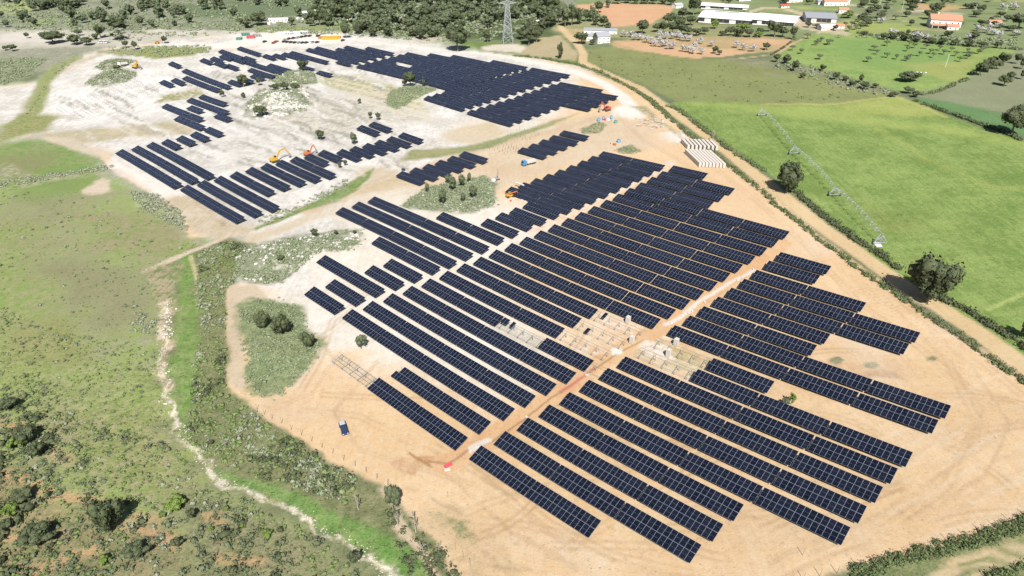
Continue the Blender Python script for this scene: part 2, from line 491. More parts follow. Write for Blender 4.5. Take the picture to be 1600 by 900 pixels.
def paint(pts, ca, cb=None, pr=None, soft=1.0, warp=2.0, width=None, rid=None, op=1.0, patch=None, only=None):
    """pts: photo pixels turned to ground points. width: metres => polyline"""
    P = W2P(pts); xs = [p[0] for p in P]; ys = [p[1] for p in P]
    pad = soft+warp+(width or 0)+2
    idx = np.nonzero((GXX > min(xs)-pad) & (GXX < max(xs)+pad) & (GYY > min(ys)-pad) & (GYY < max(ys)+pad))[0]
    if len(idx) == 0: return
    x = GXX[idx]+warp*(2.2*WX[idx]+1.0*WX2[idx]); y = GYY[idx]+warp*(2.2*WY[idx]+1.0*WY2[idx])
    if width is None:
        d = seg_dist(x, y, P, True); s = np.where(inside(x, y, P), d, -d)
    else: s = width/2-seg_dist(x, y, P, False)
    w = np.clip(s/soft*.5+.5, 0, 1); w = w*w*(3-2*w)*op
    if patch: w = w*np.clip((fbm(GXX[idx], GYY[idx], patch[0], 41)-patch[1])/patch[2], 0, 1)
    if only is not None: w = w*(RID[idx] == only)
    ca = np.array(alb(ca)); cb = np.array(alb(cb)) if cb else ca*.86
    CA[idx] += (ca-CA[idx])*w[:, None]; CB[idx] += (cb-CB[idx])*w[:, None]
    if pr is not None: PR[idx] += (np.array(pr)-PR[idx])*w[:, None]
    if rid is not None: RID[idx[w > .5]] = rid

SAND = ((243, 215, 177), (231, 198, 155)); PALE = ((240, 232, 218), (222, 212, 196)); WHITE = ((252, 248, 240), (238, 230, 218))
ORNG = ((234, 196, 154), (222, 180, 138)); GREYW = ((222, 216, 206), (196, 190, 178))
OLV = ((150, 158, 108), (128, 134, 92)); GRN = ((140, 166, 92), (116, 146, 74)); MEA = ((148, 158, 104), (160, 154, 124))
sandP = (.8, .16, .32); vegP = (.8, .45, .9); fldP = (.6, .22, .45); meaP = (1.2, .3, .45)
# -- far background
paint([(-700, -60), (2300, -60), (2300, 70), (-700, 70)], (138, 150, 112), (118, 132, 96), fldP, 5, 5)
paint([(-900, 160), (-900, 40), (0, 40), (180, 35), (400, 40), (560, 60), (400, 75), (250, 100), (100, 110), (0, 120)], (160, 164, 140), (176, 174, 156), vegP, 10, 8)
paint([(-300, -20), (900, -20), (900, 40), (500, 46), (-300, 50)], (140, 150, 124), (176, 178, 154), (1.4, .5, .9), 8, 8)
paint([(-300, 12), (60, 12), (240, 20), (400, 22), (420, 45), (300, 42), (120, 38), (-300, 45)], (138, 150, 122), (168, 172, 148), (1.4, .5, .9), 8, 8)
paint([(0, 5), (65, -5), (60, 12), (40, 20), (0, 22)], (190, 200, 140), (170, 184, 120), fldP, 4, 4, rid=3)
paint([(45, 30), (90, 30), (85, 38), (50, 38)], (164, 184, 118), None, fldP, 4, 4)
paint([(270, 8), (480, -10), (520, 0), (480, 24), (330, 28), (285, 22)], (132, 146, 114), (116, 132, 100), fldP, 5, 5)
paint([(-200, 45), (70, 46), (200, 50), (300, 52), (400, 50), (420, 58), (330, 70), (150, 72), (0, 78), (-200, 84)], (222, 216, 202), (190, 188, 170), (.8, .3, .4), 5, 6)
paint([(0, 52), (60, 50), (140, 58), (70, 66), (0, 66)], (232, 226, 214), None, sandP, 4, 5)
paint([(220, 46), (420, 48), (520, 50), (380, 60), (250, 56)], (230, 224, 212), (200, 196, 178), (.8, .3, .4), 4, 5)
paint([(480, -20), (880, -20), (880, 10), (860, 60), (800, 62), (690, 62), (600, 60), (520, 55), (500, 30)], (112, 126, 86), (94, 108, 74), vegP, 6, 8)
paint([(500, 40), (540, 40), (600, 60), (700, 64), (712, 80), (640, 76), (560, 62), (470, 52), (400, 50), (400, 42)], (164, 176, 112), (150, 160, 110), fldP, 4, 4)
paint([(640, 66), (780, 66), (850, 78), (960, 110), (900, 104), (780, 86), (660, 76)], (140, 160, 92), (116, 136, 78), vegP, 2, 2)
paint([(752, 72), (800, 68), (832, 74), (850, 84), (800, 82), (755, 78)], (236, 226, 208), None, sandP, 2, 2)
paint([(640, 56), (690, 54), (700, 62), (660, 66), (600, 66)], (226, 216, 196), (190, 184, 160), (.9, .3, .4), 2, 3)
# -- right hand background
paint([(900, -30), (2400, -30), (2400, 90), (1600, 90), (1400, 60), (1230, 60), (1100, 50), (900, 40)], (156, 170, 122), (134, 148, 104), fldP, 5, 6)
paint([(862, 30), (1110, 34), (1230, 60), (1230, 68), (960, 60), (880, 60)], (178, 176, 132), (150, 156, 110), fldP, 3, 4)
paint([(900, 8), (950, 4), (1052, 9), (1045, 22), (1015, 38), (952, 42), (938, 22), (905, 18)], (232, 190, 152), (222, 176, 138), sandP, 2, 3, rid=4)
paint([(862, 44), (905, 44), (925, 52), (920, 68), (906, 66), (880, 52)], (214, 190, 150), (180, 170, 120), fldP, 2, 3)
paint([(812, 84), (840, 60), (875, 55), (900, 80), (902, 95), (850, 90)], (204, 190, 154), (186, 172, 136), fldP, 2, 2)
paint([(952, 66), (1010, 58), (1110, 58), (1215, 60), (1242, 66), (1225, 80), (1150, 84), (1090, 92), (1010, 82), (960, 74)], (214, 182, 142), (186, 170, 124), (.9, .25, .3), 2, 3, rid=5)
paint([(958, 64), (1000, 66), (1060, 74), (1092, 82), (1096, 92), (1050, 88), (990, 76)], (232, 192, 152), None, sandP, 1.5, 2)
paint([(1075, 74), (1140, 76), (1180, 82), (1120, 90), (1090, 88)], (232, 194, 154), None, sandP, 1.5, 2)
paint([(1150, 62), (1235, 60), (1232, 68), (1190, 72)], (228, 190, 152), None, sandP, 1.5, 2)
paint([(915, 76), (960, 73), (1010, 83), (1090, 93), (1150, 92), (1230, 110), (1300, 122), (1398, 148), (1395, 153), (1300, 162), (1180, 163), (1060, 160), (1020, 140), (960, 112), (918, 96)],
      (158, 166, 108), (140, 146, 100), fldP, 1.5, 1.5, rid=6)
paint([(1130, 90), (1220, 92), (1400, 140), (1398, 152), (1300, 132), (1180, 112)], (172, 172, 142), (140, 140, 110), vegP, 3, 5, patch=(.06, .35, .3))
paint([(1210, 92), (1262, 56), (1330, 46), (1425, 62), (1545, 74), (1592, 76), (1560, 100), (1510, 128), (1468, 144), (1400, 142), (1300, 112)], (166, 186, 112), (132, 164, 92), (.9, .2, .35), 2, 2.5, rid=7)
paint([(1300, 60), (1420, 66), (1500, 90), (1440, 110), (1340, 100)], (122, 162, 98), (150, 178, 102), (.8, .2, .35), 18, 10, op=.75)
paint([(1400, 98), (1500, 98), (1540, 80), (1505, 128), (1455, 118)], (186, 188, 116), None, fldP, 8, 6, op=.7)
paint([(1330, 30), (1420, 38), (1450, 44), (1400, 56), (1320, 50), (1280, 52), (1300, 40)], (176, 190, 112), (160, 172, 108), fldP, 3, 3)
paint([(1335, 10), (1430, 16), (1440, 30), (1350, 26)], (146, 156, 120), None, fldP, 3, 3)
paint([(1430, 4), (1475, 6), (1512, 12), (1470, 18), (1420, 12)], (224, 182, 144), (190, 170, 120), fldP, 3, 4)
paint([(1425, 150), (1480, 132), (1512, 122), (1560, 95), (1600, 72), (1900, 40), (1900, 260), (1600, 185), (1562, 178), (1480, 160)], (158, 164, 132), (144, 150, 118), fldP, 2, 3, rid=8)
paint([(1432, 152), (1480, 158), (1562, 178), (1640, 196), (1640, 226), (1565, 204), (1480, 178), (1436, 162)], (122, 156, 106), (108, 144, 92), fldP, 2, 2)
# -- green field
paint([(1048, 160), (1110, 158), (1200, 163), (1300, 163), (1350, 156), (1402, 151), (1432, 158), (1480, 180), (1550, 206), (1640, 228), (1800, 262), (2300, 420), (2300, 900), (1700, 640),
       (1600, 560), (1540, 512), (1460, 466), (1400, 432), (1340, 380), (1240, 296), (1196, 268), (1120, 212), (1075, 178)], (158, 180, 106), (126, 152, 82), (1.1, .45, .65), 1.2, .8, rid=9)
paint([(1060, 160), (1200, 164), (1300, 168), (1420, 190), (1500, 200), (1620, 228), (1600, 232), (1450, 205), (1300, 190), (1150, 172)], (184, 196, 116), (168, 186, 104), fldP, 6, 4, op=.6)
paint([(1300, 165), (1350, 158), (1402, 154), (1425, 160), (1470, 180), (1420, 182), (1340, 176)], (192, 196, 120), (176, 186, 104), fldP, 5, 4, op=.7)
paint([(1300, 300), (1420, 330), (1500, 380), (1440, 420), (1360, 360)], (150, 158, 92), None, (.9, .35, .7), 20, 10, op=.55, patch=(.05, .35, .3))
paint([(1320, 175), (1370, 200), (1450, 250), (1560, 292), (1620, 296)], (178, 190, 110), None, None, 3, 3, width=4, op=.6)
paint([(1190, 163), (1300, 163), (1345, 157), (1400, 151), (1440, 166), (1480, 184)], (206, 200, 130), None, None, 1, 1, width=3, op=.8)
paint([(1545, 482), (1575, 470), (1600, 458), (1640, 440)], (196, 206, 130), None, None, .8, 1, width=1.5, op=.8)
# -- left meadow
paint([(-900, 150), (-200, 160), (0, 128), (60, 128), (110, 200), (160, 262), (300, 350), (340, 372), (300, 396), (235, 428), (262, 470), (250, 560), (260, 650), (320, 730), (400, 775), (500, 830), (580, 910), (600, 1100), (-400, 1100), (-900, 700)],
      (160, 180, 108), (166, 168, 130), meaP, 3, 3, rid=10)
paint([(-200, 225), (0, 228), (70, 215), (100, 215), (165, 262), (40, 280), (0, 292), (-200, 300)], (134, 164, 94), (156, 164, 114), (1.1, .3, .4), 3, 4)
paint([(-200, 240), (30, 240), (100, 240), (60, 272), (0, 285), (-200, 290)], (156, 156, 112), None, (1.1, .3, .4), 5, 5, op=.7)
paint([(60, 262), (160, 262), (190, 290), (120, 300), (80, 330), (20, 310)], (140, 166, 94), None, (1.1, .3, .4), 6, 5, op=.8)
paint([(30, 310), (120, 300), (140, 390), (60, 400), (0, 350)], (172, 168, 136), (156, 152, 118), (1, .3, .4), 12, 8, op=.7)
paint([(120, 330), (290, 345), (310, 385), (260, 400), (150, 390)], (150, 162, 106), (172, 158, 128), (1.1, .3, .4), 10, 8, op=.8)
paint([(60, 400), (240, 420), (250, 500), (180, 520), (90, 480), (40, 440)], (162, 158, 128), (150, 150, 112), (1, .3, .4), 12, 8, op=.85)
paint([(0, 340), (60, 350), (70, 480), (20, 540), (-60, 560), (-100, 360)], (150, 170, 100), (166, 166, 122), (1.1, .35, .5), 10, 12, op=.8)
paint([(20, 500), (110, 500), (130, 560), (40, 590), (0, 560)], (168, 162, 120), (150, 158, 92), (1, .4, .7), 6, 6, op=.8)
paint([(0, 545), (100, 570), (250, 560), (255, 640), (240, 700), (100, 690), (0, 640)], (158, 176, 102), (166, 172, 120), (1, .5, .9), 8, 6, op=.85)
paint([(60, 640), (260, 650), (320, 740), (300, 780), (160, 760), (80, 700)], (152, 166, 100), (170, 164, 124), (1, .5, .9), 6, 6, op=.8)
paint([(-20, 690), (60, 720), (110, 770), (180, 800), (260, 850), (330, 900), (-20, 960)], (180, 160, 126), (134, 140, 98), (1.1, .6, .9), 6, 6, op=.9)
paint([(300, 740), (420, 790), (540, 850), (580, 910), (300, 910), (260, 800)], (168, 162, 128), (136, 142, 100), (1.1, .6, .9), 5, 5, op=.9)
for pl, w in (([(150, 790), (190, 815), (225, 832), (262, 852)], 3.0), ([(75, 765), (110, 775), (150, 782)], 2.6), ([(0, 735), (30, 745), (60, 760)], 2.6), ([(0, 845), (40, 830), (70, 818)], 2.4), ([(0, 655), (30, 660), (60, 672)], 2),
              ([(80, 705), (110, 722)], 2), ([(50, 895), (110, 870), (150, 855)], 2), ([(215, 800), (240, 812)], 2), ([(320, 800), (350, 812)], 2), ([(330, 870), (400, 872)], 2.4)):
    paint(pl, (218, 178, 136), (196, 166, 126), (1, .3, .4), 1.6, 2.2, width=w, op=.9)
# -- the building site
site = [(-60, 140), (60, 128), (100, 98), (165, 76), (260, 66), (360, 54), (400, 50), (500, 48), (560, 56), (640, 72), (760, 82), (850, 92), (905, 104), (985, 138), (1040, 176), (1090, 222), (1150, 262), (1210, 308), (1290, 376),
        (1392, 452), (1480, 510), (1560, 556), (1640, 610), (1640, 800), (1540, 836), (1420, 868), (1300, 898), (1240, 930), (760, 930), (700, 900), (676, 850), (640, 800), (600, 755), (520, 722), (440, 672), (385, 634), (352, 610),
        (352, 455), (380, 440), (368, 400), (392, 366), (345, 366), (300, 372), (255, 316), (190, 276), (158, 250), (120, 214), (60, 216), (20, 214), (70, 180)]
paint(site, *SAND, sandP, 1.2, 1.4, rid=1)
# left and upper part: greyer and whiter soil
paint([(-60, 140), (60, 128), (165, 76), (360, 54), (560, 50), (700, 70), (905, 104), (880, 180), (760, 240), (600, 300), (560, 340), (620, 420), (540, 480), (480, 470), (440, 500), (380, 440), (392, 366), (345, 366), (255, 316), (120, 214), (20, 214)],
      (246, 242, 236), (212, 207, 198), (1.1, .22, .25), 14, 8)
paint([(180, 235), (280, 292), (300, 300), (250, 312), (215, 285), (170, 250)], *WHITE, sandP, 3, 3)
paint([(100, 135), (240, 105), (300, 140), (330, 190), (400, 210), (470, 240), (420, 262), (330, 220), (240, 175), (120, 195), (75, 170)], (254, 252, 248), (220, 216, 208), (1.2, .22, .2), 7, 6)
paint([(330, 215), (420, 190), (520, 210), (500, 232), (420, 252), (370, 250)], (206, 202, 194), (232, 228, 220), (.9, .3, .3), 8, 6)
paint([(410, 135), (520, 150), (640, 165), (680, 190), (600, 192), (520, 210), (430, 195)], (198, 194, 180), (222, 216, 202), (.9, .4, .3), 8, 6)
paint([(490, 118), (560, 118), (660, 148), (670, 175), (600, 160), (520, 140)], (176, 176, 130), (224, 216, 192), (.9, .3, .3), 5, 4)
for o in (0, 7, 14, 21): paint([(520+o*1.2, 122+o*1.5), (600+o, 143+o*1.5), (655+o, 160+o*1.3)], (236, 226, 204), None, None, 1.2, 1.5, width=3)
for o in range(7): paint([(85+o*16, 172-o*6), (118+o*17, 187-o*5)], (244, 238, 230), (200, 194, 182), None, 1.5, 2, width=4, op=.7)
paint([(20, 214), (110, 205), (260, 190), (330, 205), (250, 212), (150, 222), (60, 216)], (222, 208, 184), (190, 182, 148), (.9, .3, .3), 4, 5)
paint([(60, 214), (120, 214), (160, 250), (130, 240)], (226, 212, 190), None, sandP, 2, 2)
# camp yard and the white haul road
paint([(372, 62), (420, 48), (520, 50), (548, 58), (560, 64), (470, 72), (400, 76), (360, 76), (240, 84)], *WHITE, sandP, 2.5, 2)
paint([(545, 60), (640, 73), (760, 84), (840, 98), (900, 112), (945, 132), (975, 152), (988, 170)], *WHITE, sandP, 1.2, 1, width=9, rid=2)
paint([(100, 100), (165, 82), (260, 82), (360, 78), (400, 74)], (234, 226, 210), (216, 206, 190), sandP, 2, 3, width=10, rid=2)
paint([(60, 215), (40, 175), (60, 140), (100, 105), (160, 85)], (214, 206, 188), (196, 190, 168), sandP, 2, 3, width=8)
paint([(958, 168), (992, 160), (1000, 176), (1014, 184), (990, 188), (960, 182)], *WHITE, sandP, 2, 2)
paint([(1014, 210), (1050, 205), (1068, 210), (1076, 222), (1050, 224), (1018, 220)], (255, 254, 252), (244, 242, 238), sandP, 1.2, 1.5)
for i in range(240):    # pale and dark stony streaks of the upper left ground
    x0 = 70+RNG.random()*520; y0 = 95+RNG.random()*165; L = 12+RNG.random()*46
    if not (y0 < 130+.35*x0 and y0 > 150-.12*x0 and (x0 > 180 or y0 < 215)): continue
    paint([(x0, y0), (x0+L*.6, y0+L*(.12+.2*RNG.random())), (x0+L, y0+L*.42)], (176, 172, 160) if i % 2 else (252, 250, 244), None, None, .9, 3.5, width=1.4+1.8*RNG.random(), op=.8, patch=(.09, .2, .2))
# middle strip
paint([(560, 300), (640, 270), (760, 240), (870, 190), (940, 180), (1000, 190), (1060, 230), (940, 240), (800, 290), (700, 330)], (232, 214, 188), (220, 196, 164), sandP, 8, 6)
paint([(480, 330), (620, 280), (700, 250), (800, 222), (930, 185)], (228, 206, 176), (206, 184, 152), (.6, .2, .2), 3, 2.5, width=7)
paint([(400, 372), (470, 345), (560, 318), (640, 300)], (228, 214, 190), (206, 190, 162), (.6, .2, .2), 3, 2.5, width=8)
paint([(700, 190), (760, 178), (860, 200), (780, 215), (720, 205)], (238, 228, 212), None, sandP, 6, 5)
paint([(690, 205), (760, 190), (800, 205), (760, 225), (700, 222)], (204, 186, 146), (226, 204, 172), (.9, .2, .2), 4, 4, op=.7)
paint([(560, 262), (620, 262), (640, 290), (560, 310), (540, 300)], (200, 184, 148), (224, 204, 174), (.9, .2, .2), 4, 4, op=.7)
paint([(640, 235), (700, 232), (760, 222), (850, 194), (905, 178), (862, 196), (765, 232), (690, 246), (630, 252)], (150, 160, 112), (176, 172, 128), fldP, 2, 2.5)
paint([(396, 358), (450, 333), (500, 311), (540, 286), (586, 262), (577, 276), (555, 298), (525, 316), (475, 330), (402, 360)], (126, 158, 88), (150, 164, 112), vegP, 1.2, 1.5)
paint([(905, 202), (935, 190), (948, 196), (940, 208), (912, 210)], (164, 164, 128), (186, 176, 140), vegP, 1.5, 2)
paint([(957, 236), (985, 226), (1004, 238), (980, 241)], (150, 156, 116), (186, 176, 140), vegP, 1.5, 2)
paint([(985, 165), (1010, 165), (1040, 195), (1090, 235), (1120, 262), (1060, 215), (1010, 180)], (176, 174, 138), (214, 190, 156), vegP, 2, 2.5)
paint([(470, 470), (540, 318), (690, 296), (860, 336), (880, 360), (800, 420), (850, 500), (830, 580), (740, 590), (640, 570), (560, 560), (500, 520)], (250, 245, 234), (234, 224, 208), (.9, .18, .25), 16, 8, only=1)
paint([(440, 470), (520, 470), (560, 500), (560, 540), (500, 560), (470, 600), (500, 540)], (246, 240, 230), (228, 218, 202), (.9, .2, .25), 6, 6, only=1)
# oranger soil to the right
paint([(1000, 200), (1100, 240), (1290, 385), (1250, 400), (1180, 380), (1060, 260)], (238, 210, 172), (232, 200, 162), sandP, 8, 5)
paint([(930, 470), (1040, 500), (1100, 560), (1060, 590), (940, 560), (890, 540)], (228, 190, 146), (240, 222, 196), (1, .2, .2), 5, 4)
paint([(1020, 530), (1110, 560), (1090, 590), (1000, 560)], (176, 172, 112), (214, 190, 150), (1, .3, .3), 3, 3, op=.8)
paint([(1300, 560), (1420, 575), (1330, 620), (1220, 600)], (236, 208, 172), (214, 178, 140), (.9, .2, .2), 8, 5)
for (cx, cy, rx, ry) in ((1308, 564, 11, 6), (1362, 571, 13, 5), (1459, 560, 9, 4)):
    paint([(cx+rx*math.cos(t), cy+ry*math.sin(t)) for t in np.linspace(0, 6, 8)], (134, 146, 108), (160, 156, 120), vegP, .8, .8)
paint([(1365, 578), (1400, 582), (1415, 592), (1385, 590), (1340, 588)], (194, 160, 124), None, sandP, 1, 1.5, op=.7)
for i in range(46):    # curving drill and tyre lines over the green field
    y0 = 175+i*9.5
    paint([(1000, y0-40), (1180, y0+10), (1360, y0+40), (1560, y0+30), (1760, y0-10)], (178, 194, 122) if i % 3 == 0 else (104, 140, 66), None, None, 1.2, 2.5, width=1.0, op=.30, patch=(.03, .35, .3), only=9)
for pl in ([(905, 655), (960, 690), (1050, 735)], [(870, 690), (950, 735)], [(960, 640), (1030, 672), (1110, 705)], [(800, 678), (870, 712)]):
    paint(pl, (186, 180, 112), (214, 190, 150), fldP, 1, 1, width=1.4, op=.55, patch=(.12, .3, .3))
paint([(700, 790), (760, 830), (800, 880), (830, 930), (740, 930), (690, 860), (660, 800)], (206, 180, 140), (224, 196, 158), (1, .3, .3), 4, 4, op=.8)
paint([(675, 800), (715, 800), (745, 840), (752, 850), (735, 848), (705, 835)], (150, 160, 116), (196, 180, 140), vegP, 1.5, 2, patch=(.15, .3, .3))
for pl, w in (([(640, 762), (700, 790), (760, 830), (800, 870)], 1.2), ([(745, 735), (790, 765), (800, 775)], 1.5), ([(810, 850), (850, 870), (900, 892)], 1.2), ([(1150, 800), (1185, 815), (1210, 822)], 1.0), ([(1260, 845), (1285, 855)], 1.0),
              ([(1180, 790), (1230, 815), (1260, 830)], .8), ([(700, 870), (760, 885), (830, 895)], 1)):
    paint(pl, (176, 156, 120), (206, 180, 146), sandP, .8, 1.6, width=w, op=.6, patch=(.2, .3, .25))
# spill of wet soil, lower left
paint([(612, 722), (628, 712), (640, 716), (665, 712), (712, 716), (702, 724), (680, 726), (655, 730), (650, 742), (632, 738)], (206, 162, 120), (226, 192, 154), (1, .2, .2), .5, 1.2)
paint([(640, 708), (676, 730)], (190, 148, 104), None, None, .4, .4, width=.8)
for k in range(46):     # patches of oranger, whiter and greyer soil
    cx = 420+RNG.random()*1180; cy = 250+RNG.random()*640; w_ = 20+RNG.random()*70; h_ = w_*(.25+.3*RNG.random())
    if not (cy > 640-.55*(cx-400) or cx > 700): continue
    if cx < 700 and cy > 600+.35*(cx-300): continue
    col = [(240, 204, 160), (252, 238, 218), (228, 206, 178), (236, 198, 156)][k % 4]
    paint([(cx+w_*math.cos(a_), cy+h_*math.sin(a_)+.45*w_*math.cos(a_)*(1 if k % 2 else -.4)) for a_ in np.linspace(0, 5.7, 9)], col, None, None, 7, 9, op=.45, patch=(.05, .3, .3), only=1)
# lanes
paint([(500, 498), (545, 476), (600, 460), (650, 440), (700, 414), (770, 386), (830, 360)], (250, 245, 236), (236, 228, 214), sandP, 1, .8, width=6)
paint([(830, 360), (880, 342), (960, 300), (1035, 262), (1048, 254)], (236, 206, 176), (238, 226, 210), (.9, .1, .1), 1, .8, width=6)
for pl in ([(560, 498), (700, 580), (770, 620)], [(590, 482), (740, 560), (820, 606)], [(650, 455), (790, 520), (880, 565)], [(500, 410), (600, 470)], [(530, 340), (640, 390), (720, 412)]):
    paint(pl, (246, 240, 228), (236, 226, 210), sandP, 2, .8, width=4, op=.8)
paint([(700, 724), (760, 690), (850, 628), (930, 570), (1000, 532), (1060, 494), (1120, 452), (1190, 404), (1222, 380)], (236, 200, 158), (226, 182, 138), (1, .18, .3), 1, .8, width=7.5, rid=11)
paint([(1040, 490), (1090, 470), (1150, 440), (1195, 400), (1180, 385), (1120, 430), (1050, 480)], (236, 194, 148), (228, 184, 140), sandP, 1.5, 1)
paint([(672, 722), (702, 725), (735, 703), (770, 690), (820, 655), (860, 622), (905, 592), (925, 580), (960, 557), (1010, 530)], (176, 138, 104), None, None, .4, .5, width=.7, op=.8)
paint([(875, 612), (885, 606), (915, 585), (925, 578)], (226, 130, 124), None, None, .5, .6, width=1.4, op=.55)
paint([(1040, 507), (1062, 495), (1090, 472), (1120, 455), (1150, 438), (1178, 422)], (250, 242, 232), None, None, .6, 1.2, width=1.8, op=.9)
paint([(740, 702), (752, 694), (765, 688)], (248, 240, 230), None, None, .5, .8, width=2, op=.9)
paint([(938, 498), (960, 492), (985, 498), (975, 512), (940, 508)], (246, 232, 214), (232, 206, 176), (1, .1, .1), 1, 1.5)
paint([(955, 545), (972, 545), (976, 555), (958, 557)], (254, 246, 234), None, sandP, .7, 1)
paint([(900, 532), (935, 540), (950, 552), (925, 556), (895, 545)], (244, 230, 214), (226, 194, 156), (1, .1, .1), 1, 1.5)
paint([(1010, 530), (1045, 540), (1055, 560), (1030, 565), (1000, 545)], (248, 236, 224), (226, 204, 170), (1, .1, .1), 1, 1.5)
paint([(776, 494), (850, 530), (835, 548), (780, 520), (765, 505)], (226, 218, 204), (206, 198, 182), (1, .4, .3), 1.5, 1)
# wheel ruts
for pl in ([(1235, 300), (1310, 372), (1400, 445), (1500, 515), (1600, 580)], [(1300, 430), (1400, 480), (1480, 560), (1540, 640), (1500, 720), (1380, 800), (1200, 880)], [(1330, 430), (1430, 490), (1520, 570), (1580, 660), (1540, 740), (1400, 830), (1220, 900)],
           [(590, 560), (560, 600), (520, 640), (560, 700), (660, 730), (760, 760), (900, 860)], [(480, 500), (520, 560), (490, 610), (420, 640)], [(700, 740), (800, 830), (900, 880), (1100, 900)],
           [(660, 268), (770, 240), (880, 205), (960, 190)], [(600, 300), (700, 268), (800, 240)], [(330, 360), (400, 352), (500, 316), (600, 285)]):
    for o in (0, 5):
        paint([(x, y+o) for x, y in pl], (212, 180, 144), None, None, .4, .8, width=.6, op=.5, patch=(.04, .3, .3))
TR = np.random.default_rng(21)
def rut(pl, op=.55, gap=2.0):     # a pair of wheel tracks
    P = W2P(pl)
    for sgn in (-1, 1):
        Q = []
        for i in range(len(P)):
            a = np.array(P[max(i-1, 0)]); b_ = np.array(P[min(i+1, len(P)-1)]); d_ = (b_-a)/(np.linalg.norm(b_-a)+1e-9); Q.append(np.array(P[i])+sgn*gap/2*np.array([-d_[1], d_[0]]))
        ca = np.array(alb((206, 172, 132))); xs = [q[0] for q in Q]; ys = [q[1] for q in Q]
        idx = np.nonzero((GXX > min(xs)-3) & (GXX < max(xs)+3) & (GYY > min(ys)-3) & (GYY < max(ys)+3))[0]
        if len(idx) == 0: continue
        x = GXX[idx]+.8*WX[idx]; y = GYY[idx]+.8*WY[idx]; w = np.clip((.45-seg_dist(x, y, [tuple(q) for q in Q], False))/.4*.5+.5, 0, 1)*op*(RID[idx] == 1)*np.clip((fbm(GXX[idx], GYY[idx], .07, 61)-.3)/.2, 0, 1)
        CA[idx] += (ca-CA[idx])*w[:, None]; CB[idx] += (ca*.9-CB[idx])*w[:, None]
for i in range(60):
    x0 = TR.uniform(420, 1500); y0 = TR.uniform(560, 880); a0 = TR.uniform(-.9, .9); cur = TR.uniform(-.5, .5); pl = []
    if x0 < 700 and y0 > 640+.3*(x0-420): continue
    for k in range(7): pl.append((x0, y0)); x0 += 26*math.cos(a0); y0 += 15*math.sin(a0); a0 += cur*.3
    rut(pl, TR.uniform(.25, .6))
for pl in ([(1110, 240), (1190, 300), (1280, 372), (1370, 445), (1470, 510), (1570, 575)], [(1100, 250), (1180, 312), (1260, 385), (1340, 470), (1440, 545), (1560, 640)], [(1240, 330), (1330, 400), (1420, 480), (1530, 560), (1600, 620)],
           [(1480, 560), (1530, 660), (1480, 760), (1380, 830), (1250, 880)], [(740, 720), (860, 820), (960, 870), (1080, 895)], [(470, 640), (560, 650), (660, 700), (720, 740)], [(520, 500), (500, 560), (470, 610), (430, 640)],
           [(620, 410), (560, 470), (520, 500)], [(960, 175), (1000, 215), (1060, 250), (1140, 300)], [(690, 215), (600, 262), (520, 300), (420, 350)], [(700, 225), (610, 272), (530, 308), (430, 362)]): rut(pl, .42)
for i in range(26):
    x0 = 1180+RNG.random()*420; y0 = 640+RNG.random()*220; L = 60+RNG.random()*120; s = -.35-RNG.random()*.3
    paint([(x0, y0), (x0+L*.5, y0+s*L*.5+4), (x0+L, y0+s*L)], (226, 200, 166) if i % 2 else (246, 228, 200), None, None, .9, 1.5, width=1.0, op=.4)
for i in range(34):
    x0 = 100+RNG.random()*420; y0 = 130+RNG.random()*130; L = 30+RNG.random()*60
    paint([(x0, y0), (x0+L*.6, y0+L*.25), (x0+L, y0+L*.5)], (200, 194, 182) if i % 2 else (248, 244, 236), None, None, 1.5, 3, width=1.8, op=.5)
# sandy strip beside the shrubs, the fan of tracks near the corner
paint([(355, 446), (400, 448), (420, 470), (395, 470), (378, 500), (378, 560), (384, 606), (368, 612), (356, 600), (354, 540)], (222, 204, 178), (206, 188, 160), sandP, 1, 1.5)
paint([(255, 316), (300, 300), (340, 340), (400, 360), (380, 372), (340, 372), (300, 356)], (226, 212, 190), (204, 188, 158), (1, .3, .3), 2, 3)
for k in range(7): paint([(352, 352), (320+k*7, 326+abs(k-2)*2), (300+k*9, 312-k)], (196, 174, 146), None, None, .8, 1.5, width=1, op=.5)
paint([(128, 296), (150, 284), (165, 276), (175, 282), (168, 300), (150, 305), (130, 305)], (228, 212, 192), (206, 190, 166), sandP, 1.5, 3)
